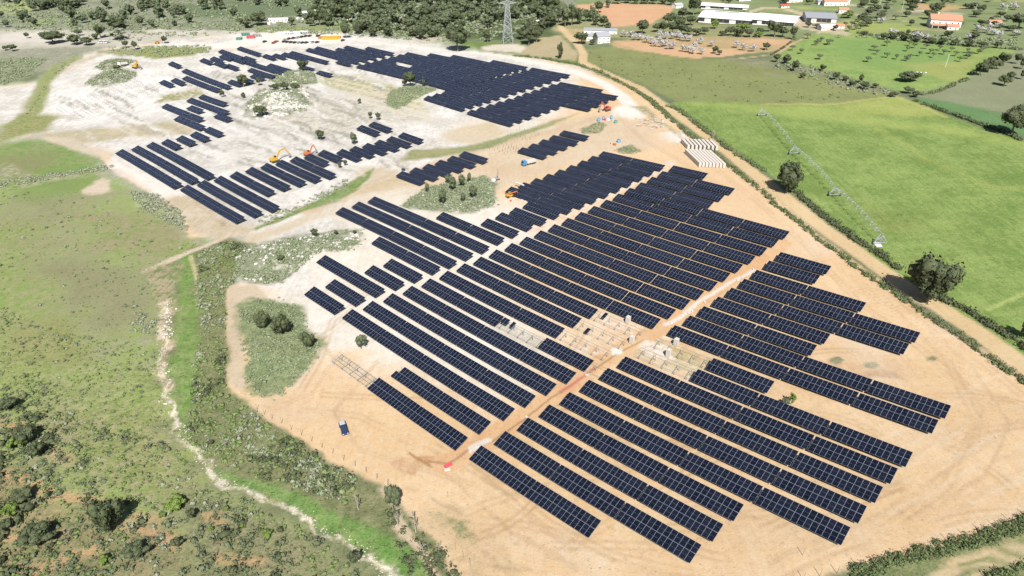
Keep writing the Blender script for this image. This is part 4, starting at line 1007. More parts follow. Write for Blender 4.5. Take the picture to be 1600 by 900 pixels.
# trees one can tell apart -- foot (px,py), width, height, in the photograph
for a in [
 ('oak', 1447, 470, 84, 92, 'large round evergreen oak between the dirt road and the green field'),
 ('oak', 1229, 301, 46, 52, 'medium round oak beside the dirt road with shadow across the verge'),
 ('oak', 1600, 530, 26, 46, 'dark oak cut by the right edge of the picture below the field'),
 ('oak', 1580, 210, 46, 44, 'dark spreading oak at the right edge above the green field'),
 ('oak', 172, 828, 58, 64, 'dark oak in the scrub at lower left casting a black shadow'),
 ('oak', 441, 524, 36, 38, 'largest of the round trees on the scrub island inside the site'),
 ('oak', 412, 511, 26, 30, 'round tree left of the largest on the scrub island'),
 ('oak', 482, 543, 24, 28, 'small round tree at the sand edge of the scrub island'),
 ('young', 565, 545, 22, 28, 'lone green bush tree on bare sand below the central rows'),
 ('young', 615, 800, 30, 52, 'slim green tree with thin trunk at the sand edge near red sheet'),
 ('oak', 716, 80, 36, 32, 'big dark round tree beside the white haul road'),
 ('tall', 875, 92, 10, 22, 'small dark upright tree on the verge left of the dirt road'),
 ('oak', 908, 69, 20, 16, 'umbrella shaped tree beside the dirt road near the white house'),
 ('oak', 1003, 53, 18, 18, 'round dark tree at the lower edge of the ploughed orange field'),
 ('oak', 641, 136, 18, 20, 'tall tree standing on the knoll below the far block'),
 ('bush', 632, 135, 8, 10, 'little dark tree left of the knoll tree'),
 ('tall', 662, 136, 6, 13, 'thin wispy tree on the right of the knoll'),
 ('oak', 381, 136, 15, 16, 'dark round tree at the foot of the far left tables'),
 ('bush', 405, 134, 9, 14, 'brownish small tree right of the round one by the far left tables'),
 ('oak', 474, 116, 16, 15, 'grey round tree on the far rocky mound'),
 ('oak', 501, 219, 14, 16, 'dark round bush tree on grey soil above the excavators'),
 ('young', 554, 226, 15, 20, 'olive green bush tree above the short table row'),
 ('bush', 409, 183, 18, 18, 'dark bush at the foot of the rocky mound'),
 ('bush', 430, 141, 14, 10, 'low bush on the crest of the rocky mound'),
 ('bush', 445, 143, 14, 14, 'dark bush in the middle of the rocky mound crest'),
 ('bush', 464, 150, 12, 14, 'dark bush on the right shoulder of the rocky mound'),
 ('bush', 579, 186, 6, 12, 'small dark cone bush in the pale middle ground'),
 ('bush', 562, 162, 6, 8, 'tiny dark bush on the white bare patch'),
 ('bush', 591, 188, 8, 12, 'small dark bush right of the cone bush'),
 ('tall', 348, 152, 7, 12, 'dark thin bush left below the far tables'),
 ('tall', 381, 154, 7, 8, 'tiny dark tree on pale soil below the far tables'),
 ('bush', 531, 263, 8, 12, 'left one of two small bushes below the table row'),
 ('bush', 540, 259, 8, 12, 'right one of two small bushes below the table row'),
 ('bush', 185, 114, 11, 9, 'dark bush on the left knoll near the yellow truck'),
 ('oak', 258, 68, 9, 10, 'small round dark tree alone on the pale upper ground'),
 ('oak', 84, 68, 30, 16, 'wide dark tree group on the pale upper left ground'),
 ('oak', 118, 70, 18, 13, 'round dark tree right of the wide clump'),
 ('oak', 137, 71, 17, 11, 'low dark tree third in the upper left line'),
 ('oak', 185, 46, 26, 12, 'flat wide dark tree above the white parked cars'),
 ('oak', 158, 60, 15, 18, 'taller dark tree in the upper left clump'),
 ('bush', 124, 56, 10, 10, 'small dark tree behind the upper left line'),
 ('grey', 186, 62, 26, 16, 'grey leafless tree clump under the flat dark tree'),
 ('bush', 197, 75, 9, 12, 'small dark tree below the grey clump'),
 ('bush', 212, 78, 8, 14, 'upright dark tree right of the grey clump'),
 ('bush', 150, 62, 9, 10, 'low dark tree beside the taller upper left tree'),
 ('oak', 21, 80, 11, 9, 'small dark tree near the left edge'),
 ('oak', 43, 60, 7, 8, 'tiny dark tree near the left edge on pale ground'),
 ('bush', 10, 79, 9, 8, 'low dark bush left of the small edge tree'),
 ('oak', 404, 40, 22, 16, 'dark tree left of the small farm ruins at top'),
 ('bush', 378, 38, 12, 10, 'dark shrub tree left of the ruins tree'),
 ('bush', 770, 290, 0.1, 0.1, ''),
 ('oak', 1057, 44, 10, 10, 'dark tree right above the orange field')]:
    if a[5]: tree(*a)
for i, (px, py, w, h) in enumerate([(668, 303, 9, 15), (692, 322, 16, 26), (708, 305, 18, 26), (722, 296, 14, 20), (733, 285, 9, 16), (740, 312, 16, 22), (700, 288, 12, 14), (724, 318, 10, 16)]):
    tree('young', px, py, w, h, ['slim dark bush at the left end of', 'rounded front bush on', 'tallest green bush in the middle of', 'bush right behind the tallest on', 'thin bush at the back of', 'grey green bush at the right of', 'small bush at the back left of', 'short bush front centre of'][i]+' the central scrub island', 'shrub', 'shrub')
for i, (px, py, w, h) in enumerate([(441, 414, 14, 12), (492, 372, 14, 18), (525, 368, 8, 11), (555, 366, 8, 9)]):
    tree('bush', px, py, w, h, ['dark round bush amid the pale scrub mound', 'cone bush at the back of the pale scrub mound', 'small upright bush on the pale scrub mound', 'smallest bush at the right tip of the pale mound'][i], 'shrub', 'shrub')
# bright and other shrubs at lower left
for a in [('bright', 278, 792, 40, 22, 'large lime green shrub in the lower left scrub'), ('bright', 17, 806, 30, 26, 'lime green shrub at the left edge among white branches'),
          ('bright', 254, 808, 14, 10, 'small lime shrub left below the large lime one'), ('bright', 354, 797, 12, 9, 'lime tuft in the dry scrub far right of the big lime shrub'),
          ('bright', 330, 830, 9, 9, 'tiny lime tuft lower right of the lime shrub'), ('bright', 379, 823, 9, 7, 'tiny lime tuft near the creek side scrub'),
          ('bright', 165, 880, 24, 16, 'mid green shrub at the very bottom left'), ('bright', 418, 838, 22, 12, 'olive lime shrub beside the creek bottom'),
          ('bright', 1236, 632, 15, 26, 'small fresh green sapling on sand between the right rows'),
          ('bright', 30, 700, 30, 26, 'yellowish shrub inside the dark left edge thicket'),
          ('young', 1226, 634, 14, 14, 'grey green tuft beside the fresh sapling'),
          ('bush', 45, 690, 40, 34, 'dark thicket shrub at left edge, upper one'), ('bush', 62, 712, 34, 30, 'dark thicket shrub at left edge, lower one'), ('bush', 12, 640, 38, 24, 'dark shrub at the left edge above the thicket'),
          ('bush', 40, 780, 40, 22, 'dark shrub with grey twigs at left edge'), ('bush', 60, 850, 60, 34, 'broad green shrub beside the fallen branch'), ('bush', 8, 828, 30, 18, 'low dark shrub at the bottom of left edge'),
          ('bush', 215, 870, 44, 24, 'green shrub at the bottom below the big oak'), ('bush', 300, 810, 18, 20, 'dark narrow shrub right of the lime shrub'), ('bush', 278, 855, 22, 18, 'grey dark shrub below the orange soil streak'),
          ('bush', 438, 832, 12, 12, 'small black green shrub beside the lime one by the creek'), ('bush', 555, 880, 24, 24, 'grey green shrub left of the creek at the bottom'), ('bush', 330, 694, 10, 10, 'dark shrub beside the creek bend')]:
    tree(*a, 'shrub', 'shrub')
for i, (px, py, w, h, l) in enumerate([(493, 752, 34, 34, 'bare grey tree leaning over the bright grass strip'), (520, 778, 26, 30, 'bare grey tree second in the ditch line'), (560, 796, 44, 40, 'largest bare pale tree above the bright grass'),
                                       (622, 822, 30, 38, 'bare grey tree below the slim green tree'), (650, 832, 34, 50, 'tall thin bare tree at the sand edge'), (686, 862, 30, 24, 'bare bush at the sand edge near bottom'),
                                       (405, 475, 14, 22, 'small bare tree above the round island trees'), (75, 846, 60, 24, 'dead fallen pale branches in the left scrub'), (55, 792, 44, 22, 'dead white twigs beside the left lime shrub'), (110, 838, 40, 22, 'dead dark branch left of the big oak'),
                                       (1113, 222, 22, 30, 'pale leafless tree at the left edge of the green field'), (335, 640, 26, 20, 'bare scrub tree in the shrub belt'), (352, 700, 26, 20, 'lower bare scrub tree in the shrub belt'), (660, 862, 26, 30, 'bare tree low on the sand edge near the bottom')]):
    tree('bare', px, py, w, h, l)
# olive grove on the right slope
ol = [(331, 262), (309, 272), (300, 282), (368, 280), (380, 276), (352, 0), (242, 240), (148, 315), (205, 335), (320, 370), (660, 315), (675, 340), (740, 285), (622, 385), (740, 360), (800, 370), (865, 320), (880, 285), (910, 300), (865, 380), (885, 370), (945, 350), (985, 305), (1010, 335), (1030, 360), (1070, 315), (1095, 340),
      (1145, 325), (1170, 350), (1195, 385), (1240, 330), (1245, 365), (1260, 352), (1315, 335), (1340, 325), (640, 132), (610, 160), (575, 178), (555, 150), (520, 165), (545, 185), (480, 170), (505, 195), (675, 130), (610, 85)]
ol = [(a, b) for a, b in ol if b]
ol.sort()
for i, (a, b) in enumerate(ol):
    tree('olive', 1200+a/4, b/4+.5, 9.5+(i % 3), 8.5, ORD[i+1]+' olive from the left on the green slope near the farm', group='olive trees on the green slope')
# dark trees and shrubs round the right background
bk = [(1213, 97, 11, 13), (1228, 100, 12, 12), (1241, 112, 11, 15), (1284, 112, 9, 10), (1305, 125, 11, 11), (1320, 127, 9, 9), (1344, 130, 7, 12), (1350, 140, 12, 11), (1367, 138, 9, 8), (1395, 152, 12, 9), (1253, 122, 10, 8), (1330, 135, 12, 8), (1418, 146, 14, 11), (1430, 152, 12, 8),
      (1420, 127, 28, 12), (1530, 118, 18, 18), (1543, 113, 17, 18), (1556, 108, 14, 14), (1565, 103, 16, 18), (1550, 100, 14, 10), (1520, 118, 10, 8), (1588, 100, 10, 14), (1596, 108, 10, 14), (1568, 134, 18, 16), (1578, 124, 12, 10), (1596, 124, 8, 12), (1380, 62, 12, 9), (1395, 62, 12, 9), (1415, 64, 14, 10),
      (1430, 66, 12, 9), (1453, 68, 14, 9), (1472, 70, 13, 9), (1492, 71, 13, 9), (1513, 73, 12, 9), (1533, 73, 14, 8), (1557, 75, 12, 8), (1461, 22, 18, 14), (1452, 30, 18, 12), (1520, 62, 12, 10), (1480, 58, 12, 9), (1350, 56, 10, 8), (1590, 45, 28, 24), (1360, 20, 10, 8), (1418, 8, 12, 10), (1428, 10, 12, 10), (1475, 7, 12, 9), (1490, 4, 10, 8), (1532, 40, 12, 8)]
for i, (px, py, w, h) in enumerate(sorted(bk)):
    tree('oak' if i % 3 else 'bush', px, py, w, h, ORD[i+1]+' dark tree from the left in the hedges round the right slopes', group='hedgerow trees of the right background')
# pines along the barns
for i, (px, py, w, h) in enumerate([(1027, 50, 14, 14), (1036, 52, 14, 16), (1045, 40, 18, 20), (1050, 53, 14, 16), (1060, 46, 16, 20), (1064, 54, 14, 14), (1074, 55, 15, 14), (1083, 24, 18, 26), (1088, 56, 14, 12), (1100, 54, 12, 10), (1078, 40, 16, 16), (1066, 30, 16, 14), (1140, 56, 14, 15), (1155, 58, 14, 12), (1170, 58, 14, 13),
                                    (1186, 56, 12, 10), (1202, 50, 10, 20), (1210, 58, 18, 20), (1222, 58, 16, 16), (1238, 62, 10, 18), (1128, 56, 12, 8), (1262, 43, 10, 8), (1275, 44, 10, 7), (1325, 28, 12, 9), (1196, 78, 12, 11), (1117, 84, 10, 10), (1124, 86, 8, 8), (1305, 48, 8, 8)]):
    tree('oak' if i % 2 else 'bush', px, py, w, h, 'dark evergreen '+ORD[i+1]+' in the windbreak around the white barns', group='windbreak trees by the barns')
for i, (px, py, w, h) in enumerate([(1115, 45, 12, 14), (1163, 48, 22, 12), (1150, 55, 12, 8), (1183, 58, 14, 9), (1324, 28, 16, 10), (1240, 62, 6, 6), (1500, 40, 8, 7)]):
    tree('bright', px, py, w, h, ['light green tree against the barn wall, left', 'wide light green tree in front of the long barn', 'low light green shrub in front of the barn', 'light green shrub between the barn pines', 'lime round tree by the red roofed house', 'tiny light shrub at the pine end', 'light green shrub by the villa'][i])
# trees beyond the ploughed field and along the lane
for i, (px, py, w, h) in enumerate([(862, 40, 18, 24), (872, 36, 16, 20), (883, 42, 16, 26), (893, 40, 18, 26), (905, 38, 14, 20), (915, 34, 12, 16), (925, 34, 14, 20), (935, 20, 12, 14), (932, 40, 14, 16), (943, 42, 12, 14), (950, 44, 10, 8), (964, 6, 14, 10), (978, 5, 14, 9), (992, 6, 14, 9), (1006, 6, 14, 9), (1020, 6, 14, 9), (1034, 7, 12, 9), (1048, 8, 14, 10), (847, 30, 16, 18),
                                    (836, 20, 14, 14), (852, 14, 14, 14), (868, 14, 12, 14), (930, 66, 9, 12), (925, 70, 9, 7), (950, 12, 10, 10)]):
    tree('oak' if i % 2 else 'forest', px, py, w, h, 'dark tree, '+ORD[i+1]+' around the ploughed orange field', group='trees round the ploughed field')
# blossoming orchard
bl = [(975, 57), (986, 58), (992, 62), (1000, 62), (1010, 66), (1018, 68), (1022, 72), (1030, 66), (1032, 73), (1040, 72), (1045, 76), (1052, 76), (1040, 60), (1050, 60), (1062, 62), (1070, 64), (1078, 64), (1093, 68), (1066, 80), (1075, 81), (1082, 83), (1085, 76), (1060, 58), (1030, 58), (1112, 72), (1150, 74), (1160, 78), (1176, 80), (1096, 84)]
for i, (px, py) in enumerate(sorted(bl)):
    tree('blossom', px, py+1, 11, 10, ORD[i+1]+' white blossoming tree from the left in the orchard', group='white blossoming orchard trees')
for i, (px, py, w) in enumerate([(1430, 60, 20), (1443, 62, 16), (1540, 52, 14), (1552, 55, 16), (1512, 62, 10), (1393, 54, 14), (1562, 60, 12), (1585, 56, 14)]):
    tree('blossom', px, py, w, 9, ORD[i+1]+' pale blossoming tree from the left below the villa', group='blossoming trees below the villa')
# wooded ground behind the haul road: separate trees
fr = np.random.default_rng(5); placed = []
tries = 0
while len(placed) < 175 and tries < 6000:
    tries += 1
    px = fr.uniform(500, 860); py = fr.uniform(-6, 62)
    lo = 30 if px < 560 else 55 if px < 640 else 62
    if px < 545 and py > 36: continue
    if py > lo or (px > 740 and py > 50) or (770 < px < 820 and py > 40) : continue
    if any(abs(px-a)/8.5 < 1 and abs(py-b)/4.4 < 1 for a, b in placed): continue
    placed.append((px, py))
MERGE = []
def far_tree(kind, px, py, wpx):
    x, y = at1(px, py); z = float(ground(x, y)); D = depth(x, y); w = wpx*1.28*D/FPX; MERGE.append((random.choice(CROWN[kind]), x, y, z, w, w*random.uniform(.8, 1.25), random.random()*6.28))
for i, (px, py) in enumerate(sorted(placed, key=lambda q: -q[1])):
    w = 14+fr.uniform(-5, 6); k = fr.random()
    if i >= 105: far_tree('forest' if k < .6 else 'oak' if k < .8 else 'young', px, py, w); continue
    tree('forest' if k < .6 else 'oak' if k < .8 else 'young' if k < .93 else 'grey', px, py, w, w*.95, 'tree '+ORD[1+i//12]+' line back, '+ORD[1+i % 12]+' in it, in the wood behind the site', group='trees of the wood behind the site')
for i, (px, py, w, h) in enumerate([(541, 60, 13, 18), (560, 54, 12, 15), (583, 58, 13, 16), (607, 58, 14, 14), (661, 62, 16, 18), (500, 40, 16, 20), (515, 42, 16, 20), (518, 12, 12, 10), (762, 66, 10, 14), (826, 70, 22, 26), (815, 62, 14, 16), (838, 66, 16, 20), (492, 20, 10, 10), (545, 36, 12, 14), (760, 58, 12, 10)]):
    tree('oak', px, py, w, h, 'dark tree, '+ORD[i+1]+' along the front edge of the wood', group='front trees of the wood')
fr = np.random.default_rng(9)
for i in range(100):
    px = fr.uniform(50, 135) if i < 34 else fr.uniform(0, 490); py = fr.uniform(-4, 20) if i < 34 else fr.uniform(-6, 46)
    if i < 34 and py > 22-abs(px-85)*.25: py *= .5
    far_tree('forest', px, py, 12+fr.uniform(-3, 5))
def join_far(name, label, mats):
    for mat in mats:
        VS = []; FS = []; TS = []; n = 0
        for me, x, y, z, w, h_, a in MERGE:
            if me.materials[0] != mat: continue
            k = len(me.vertices); V = np.empty(k*3, np.float32); me.vertices.foreach_get('co', V); V = V.reshape(-1, 3)
            F = np.empty(len(me.loops), np.int32); me.loops.foreach_get('vertex_index', F); T = np.empty(k, np.float32); me.attributes['tint'].data.foreach_get('value', T)
            ca, sa = math.cos(a), math.sin(a); VS.append(np.stack([(V[:, 0]*ca-V[:, 1]*sa)*w+x, (V[:, 0]*sa+V[:, 1]*ca)*w+y, V[:, 2]*h_+z], 1)); FS.append(F.reshape(-1, 3)+n); TS.append(T); n += k
        if VS: tag(link(name, fast_mesh(name, np.concatenate(VS), np.concatenate(FS), mat, np.concatenate(TS))), label, 'wood', kind='stuff')
join_far('far_wood', 'distant wood and scattered trees over the hills at the top', [M['wood'], M['oak'], M['olive']])

fr = np.random.default_rng(19); n_ = 0
for i in range(400):
    px = fr.uniform(1085, 1600); py = fr.uniform(2, 60)
    if n_ >= 70: break
    if (1090 < px < 1335 and py > 8) or (1440 < px < 1515 and py > 15) or (py > 44 and px < 1400): continue
    n_ += 1; k = fr.random()
    tree('oak' if k < .55 else 'olive' if k < .85 else 'blossom', px, py, 9+fr.uniform(-3, 5), 8, ('dark' if k < .55 else 'grey green' if k < .85 else 'pale flowering')+' tree, '+ORD[n_//10+1]+' band, '+ORD[n_ % 10+1]+' along, on the upper right terraces', group='trees scattered over the upper right terraces')

# ---- ground cover: small shrubs nobody could count, merged
def tuft_protos(seed, n=6, leaves=18, sub=True):
    r = np.random.default_rng(seed); out = []
    for i in range(n):
        V = ICO2[0]*0; 
        V = ICO1[0]*r.uniform(.4, .95, (len(ICO1[0]), 1))*np.array([1, 1, .75]); V[:, 2] = np.maximum(V[:, 2]+.25, -.1); F = ICO1[1]
        m = leaves; d = r.normal(size=(m, 3)); d[:, 2] = abs(d[:, 2])*.8; d /= np.linalg.norm(d, axis=1, keepdims=True)
        P = d*r.uniform(.6, 1.35, (m, 1))*np.array([1, 1, .8])+np.array([0, 0, .25]); a = np.cross(d, r.normal(size=(m, 3))); a /= np.linalg.norm(a, axis=1, keepdims=True)
        L = np.stack([P-a*.28, P+a*.28, P+np.cross(d, a)*.35+d*.15], 1).reshape(-1, 3)
        F2 = np.arange(m*3).reshape(-1, 3)+len(V)
        out.append((np.concatenate([V, L]), np.concatenate([F, F2])))
    return out
LOW = []
for i in range(6):
    r = np.random.default_rng(200+i)
    V, F = ICO1[0][:12], None
    import bmesh
    bm = bmesh.new(); bmesh.ops.create_icosphere(bm, subdivisions=1, radius=1.0)
    bm.free()
def ico0():
    t = (1+5**.5)/2; V = np.array([(-1,t,0),(1,t,0),(-1,-t,0),(1,-t,0),(0,-1,t),(0,1,t),(0,-1,-t),(0,1,-t),(t,0,-1),(t,0,1),(-t,0,-1),(-t,0,1)])/math.sqrt(1+t*t)
    F = np.array([(0,11,5),(0,5,1),(0,1,7),(0,7,10),(0,10,11),(1,5,9),(5,11,4),(11,10,2),(10,7,6),(7,1,8),(3,9,4),(3,4,2),(3,2,6),(3,6,8),(3,8,9),(4,9,5),(2,4,11),(6,2,10),(8,6,7),(9,8,1)]); return V, F
def low_protos(seed, n=6, leaves=9):
    r = np.random.default_rng(seed); out = []; V0, F0 = ico0()
    for i in range(n):
        V = V0*r.uniform(.5, 1.1, (12, 1))*np.array([1, 1, .7]); V[:, 2] = np.maximum(V[:, 2]+.25, -.1)
        m = leaves; d = r.normal(size=(m, 3)); d[:, 2] = abs(d[:, 2])*.8; d /= np.linalg.norm(d, axis=1, keepdims=True)
        P = d*r.uniform(.75, 1.2, (m, 1))*np.array([1, 1, .8])+np.array([0, 0, .25]); a = np.cross(d, r.normal(size=(m, 3))); a /= np.linalg.norm(a, axis=1, keepdims=True)
        L = np.stack([P-a*.3, P+a*.3, P+np.cross(d, a)*.4+d*.15], 1).reshape(-1, 3)
        out.append((np.concatenate([V, L]), np.concatenate([F0, np.arange(m*3).reshape(-1, 3)+12])))
    return out
TUFT = tuft_protos(1); LOWP = low_protos(2)
def scatter_pts(poly, dens, seed, clump=None):
    P = np.array(W2P(poly)); r = np.random.default_rng(seed)
    lo = P.min(0); hi = P.max(0); n = int((hi[0]-lo[0])*(hi[1]-lo[1])*dens)
    n = min(n, 60000); x = r.uniform(lo[0], hi[0], n); y = r.uniform(lo[1], hi[1], n)
    k = inside(x, y, [tuple(p) for p in P])
    if clump: k &= fbm(x, y, clump[0], seed+5) > clump[1]
    return x[k], y[k]
def scatter(jobs, mat, name, label, cat, protos, seed=1):
    r = np.random.default_rng(seed); VS = []; FS = []; TS = []; n = 0; tot = 0
    for (poly, dens, smin, smax, clump) in jobs:
        x, y = scatter_pts(poly, dens, seed*31+tot+len(VS), clump); m = len(x); tot += m
        if m == 0: continue
        z = ground(x, y); s = smin+(smax-smin)*r.random(m)**2; a = r.uniform(0, 6.28, m); kk = r.integers(0, len(protos), m); tn = r.uniform(0, .75, m)
        for q in range(len(protos)):
            w = kk == q; c = w.sum()
            if not c: continue
            V, F = protos[q]; ca, sa = np.cos(a[w])[:, None], np.sin(a[w])[:, None]; S = s[w][:, None]; asp = r.uniform(.75, 1.25, (c, 1))
            X = (V[None, :, 0]*ca-V[None, :, 1]*sa)*S*asp+x[w][:, None]; Y = (V[None, :, 0]*sa+V[None, :, 1]*ca)*S+y[w][:, None]; Zz = V[None, :, 2]*S*r.uniform(.7, 1.2, (c, 1))+z[w][:, None]
            VS.append(np.stack([X, Y, Zz], 2).reshape(-1, 3)); FS.append((F[None]+(np.arange(c)*len(V))[:, None, None]).reshape(-1, 3)+n)
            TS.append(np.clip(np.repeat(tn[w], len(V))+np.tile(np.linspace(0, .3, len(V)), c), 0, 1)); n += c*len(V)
    if not VS: return
    F = np.concatenate(FS); print('stuff', name, tot, 'plants', len(F), 'tris')
    me = fast_mesh(name, np.concatenate(VS), F, mat, np.concatenate(TS))
    tag(link(name, me), label, cat, kind='stuff')
def band(pl, h):   # polygon round a pixel polyline, +-h px
    up = [(x, y-h) for x, y in pl]; dn = [(x, y+h) for x, y in pl][::-1]; return up+dn

LL_ = [(-60, 600), (70, 600), (130, 660), (260, 690), (310, 740), (400, 790), (500, 840), (575, 910), (-60, 910)]
MIDL = [(0, 480), (100, 520), (240, 540), (255, 650), (290, 700), (310, 740), (240, 720), (60, 640), (-20, 600)]
MEAD = [(-60, 300), (120, 300), (290, 350), (310, 385), (235, 425), (260, 500), (240, 540), (100, 520), (-60, 480)]
BELT = [(312, 394), (350, 378), (385, 385), (368, 402), (368, 440), (352, 456), (352, 612), (385, 636), (440, 676), (520, 728), (560, 745), (540, 790), (470, 762), (380, 742), (318, 712), (292, 690), (304, 560), (316, 500), (304, 450)]
ISL1 = [(368, 404), (382, 388), (430, 378), (520, 364), (560, 362), (566, 374), (545, 393), (500, 399), (474, 418), (440, 440), (400, 444), (373, 430)]
ISL2 = [(374, 484), (400, 476), (440, 472), (470, 488), (490, 522), (500, 540), (478, 580), (440, 615), (398, 627), (384, 604), (380, 540)]
ISL3 = [(624, 322), (668, 294), (715, 284), (758, 276), (770, 290), (770, 320), (730, 332), (690, 330), (640, 325)]
ISL4 = [(384, 168), (408, 144), (470, 134), (484, 152), (480, 168), (450, 180), (400, 186)]
scatter([(LL_, .22, .3, 1.3, (.07, .49)), (LL_, .10, .2, .6, None), (MIDL, .13, .25, .8, (.06, .45)), (MEAD, .02, .3, .8, (.05, .5))], M['olive'], 'low_scrub', 'dark grey green scrub scattered through the lower left meadow', 'scrub', TUFT, 3)
scatter([(LL_, .35, .25, .8, (.05, .47)), (MIDL, .40, .2, .6, (.09, .42)), (MEAD, .10, .2, .55, (.08, .52)), (BELT, .6, .3, 1.0, (.06, .4))], M['green'], 'green_scrub', 'fresh green low bushes dotted over the meadow and ditch', 'scrub', LOWP, 4)
scatter([(BELT, .42, .35, 1.2, (.08, .46)), (LL_, .08, .4, 1.1, (.05, .52)), (MIDL, .03, .3, .9, (.09, .55)), (MEAD, .004, .4, 1.1, None), ([(200, 300), (250, 305), (300, 350), (290, 362), (225, 330)], .5, .5, 1.4, None),
         (band([(-20, 292), (60, 280), (120, 268), (176, 262)], 4), .35, .5, 1.3, None), (band([(400, 352), (450, 330), (500, 308), (545, 284)], 6), .2, .5, 1.4, None), ([(210, 478), (250, 495), (244, 525), (204, 520)], .35, .5, 1.3, None)],
        M['grey'], 'pale_scrub', 'silvery pale scrub bushes along the ditch and meadow edge', 'scrub', TUFT, 5)
def grow(p, k):
    cx = sum(a for a, b in p)/len(p); cy = sum(b for a, b in p)/len(p); return [(cx+(a-cx)*k, cy+(b-cy)*k) for a, b in p]
scatter([(grow(ISL1, 1.12), .22, .25, .8, (.13, .5)), (grow(ISL2, 1.10), .22, .25, .7, (.13, .5)), (grow(ISL3, 1.15), .22, .25, .8, (.13, .5)), (grow(ISL4, 1.2), .12, .4, 1.2, (.08, .5)), (ISL1, .9, .35, 1.1, (.1, .42)), (ISL2, .8, .25, .85, (.12, .36)), (ISL3, .9, .4, 1.3, None), (ISL4, .28, .5, 1.3, (.08, .5)), ([(418, 122), (438, 114), (490, 116), (496, 130), (440, 136)], .4, .5, 1.4, None),
         ([(600, 160), (612, 142), (640, 134), (682, 134), (680, 142), (650, 156), (620, 172)], .5, .5, 1.3, None), ([(132, 132), (178, 108), (220, 118), (196, 130), (160, 136)], .35, .5, 1.5, None),
         ([(148, 108), (170, 95), (216, 97), (192, 108), (160, 112)], .3, .6, 1.5, None), ([(-40, 92), (40, 90), (76, 92), (48, 118), (10, 132), (-60, 136)], .14, .6, 1.8, None), ([(957, 236), (985, 226), (1004, 238), (980, 241)], .6, .4, 1.1, None),
         ([(905, 202), (935, 190), (948, 196), (940, 208), (912, 210)], .4, .4, 1.0, None), ([(122, 90), (95, 102), (60, 148), (40, 180), (60, 160), (75, 130)], .15, .5, 1.2, None)],
        M['scrub'], 'island_scrub', 'grey green scrub covering the unworked islands inside the site', 'scrub', TUFT, 6)
scatter([(BELT, .4, .4, 1.4, (.07, .5)), (LL_, .035, .6, 2.2, (.05, .52)), ([(-60, 620), (70, 650), (90, 740), (40, 900), (-60, 910)], .07, .8, 2.4, (.06, .42)), ([(600, 800), (640, 800), (700, 900), (640, 900)], .4, .4, 1.3, None), ([(660, 870), (690, 860), (720, 905), (670, 905)], .8, .4, 1.2, None)],
        M['oak'], 'dark_scrub', 'darker evergreen scrub clumps of the ditch and lower left', 'scrub', TUFT, 7)
scatter([([(-60, 20), (60, 25), (240, 28), (400, 26), (400, 50), (240, 46), (0, 50), (-60, 50)], .05, .8, 2.8, (.03, .40)), ([(-60, -8), (520, -8), (500, 28), (200, 30), (-60, 24)], .035, .8, 2.6, (.02, .40)), ([(480, 20), (740, 40), (850, 60), (700, 66), (600, 60), (400, 50)], .05, .8, 2.4, (.04, .45)), ([(60, 50), (380, 50), (330, 62), (140, 66), (60, 62)], .03, .6, 2.2, (.04, .45)), ([(150, 74), (330, 70), (330, 82), (258, 90), (200, 86)], .08, .6, 1.8, None), ([(1215, 92), (1230, 92), (1395, 142), (1395, 152), (1330, 142), (1210, 108)], .07, .8, 2.2, None),
         ([(400, 44), (540, 44), (530, 54), (400, 52)], .04, .8, 2.0, None), ([(1300, 60), (1420, 48), (1500, 60), (1590, 58), (1590, 72), (1420, 66), (1320, 56)], .05, 1.0, 2.4, None), ([(480, -6), (860, -6), (850, 55), (700, 60), (600, 56), (500, 35)], .03, 1.5, 3.2, None)],
        M['scrub'], 'far_scrub', 'distant grey green bushes on the hills and field edges', 'scrub', LOWP, 8)
scatter([([(918, 80), (960, 76), (1080, 96), (1230, 112), (1380, 148), (1300, 158), (1180, 160), (1060, 157), (1000, 132), (930, 100)], .012, .5, 1.3, (.05, .45))], M['green'], 'field_tussocks', 'scattered tussocks over the olive green upper field', 'tussocks', LOWP, 9)
# pale limestone in the islands
def rocks():
    r = np.random.default_rng(4); V0, F0 = ico0(); VS = []; FS = []; n = 0
    for poly, dens, s0, s1 in ((ISL1, .28, .4, 1.3), (ISL4, .7, .4, 1.7), (ISL3, .10, .4, 1.2), ([(262, 470), (275, 480), (262, 640), (250, 620), (250, 540)], .5, .2, .6), ([(150, 116), (178, 110), (206, 116), (190, 128), (160, 128)], .25, .4, 1.4), ([(420, 118), (470, 116), (490, 122), (450, 132)], .25, .4, 1.3), ([(300, 60), (500, 60), (500, 62), (300, 64)], .0, .5, 1.)):
        x, y = scatter_pts(poly, dens, int(dens*1000), (.13, .47)); 
        for i in range(len(x)):
            s = r.uniform(s0, s1); V = V0*r.uniform(.6, 1.1, (12, 1))*np.array([s, s, s*.55])+np.array([x[i], y[i], float(ground(x[i], y[i]))]); VS.append(V); FS.append(F0+n); n += 12
    me = fast_mesh('rocks', np.concatenate(VS), np.concatenate(FS), M['rock']); tag(link('rocks', me), 'pale limestone lumps among the island scrub', 'rocks', kind='stuff')
rocks()
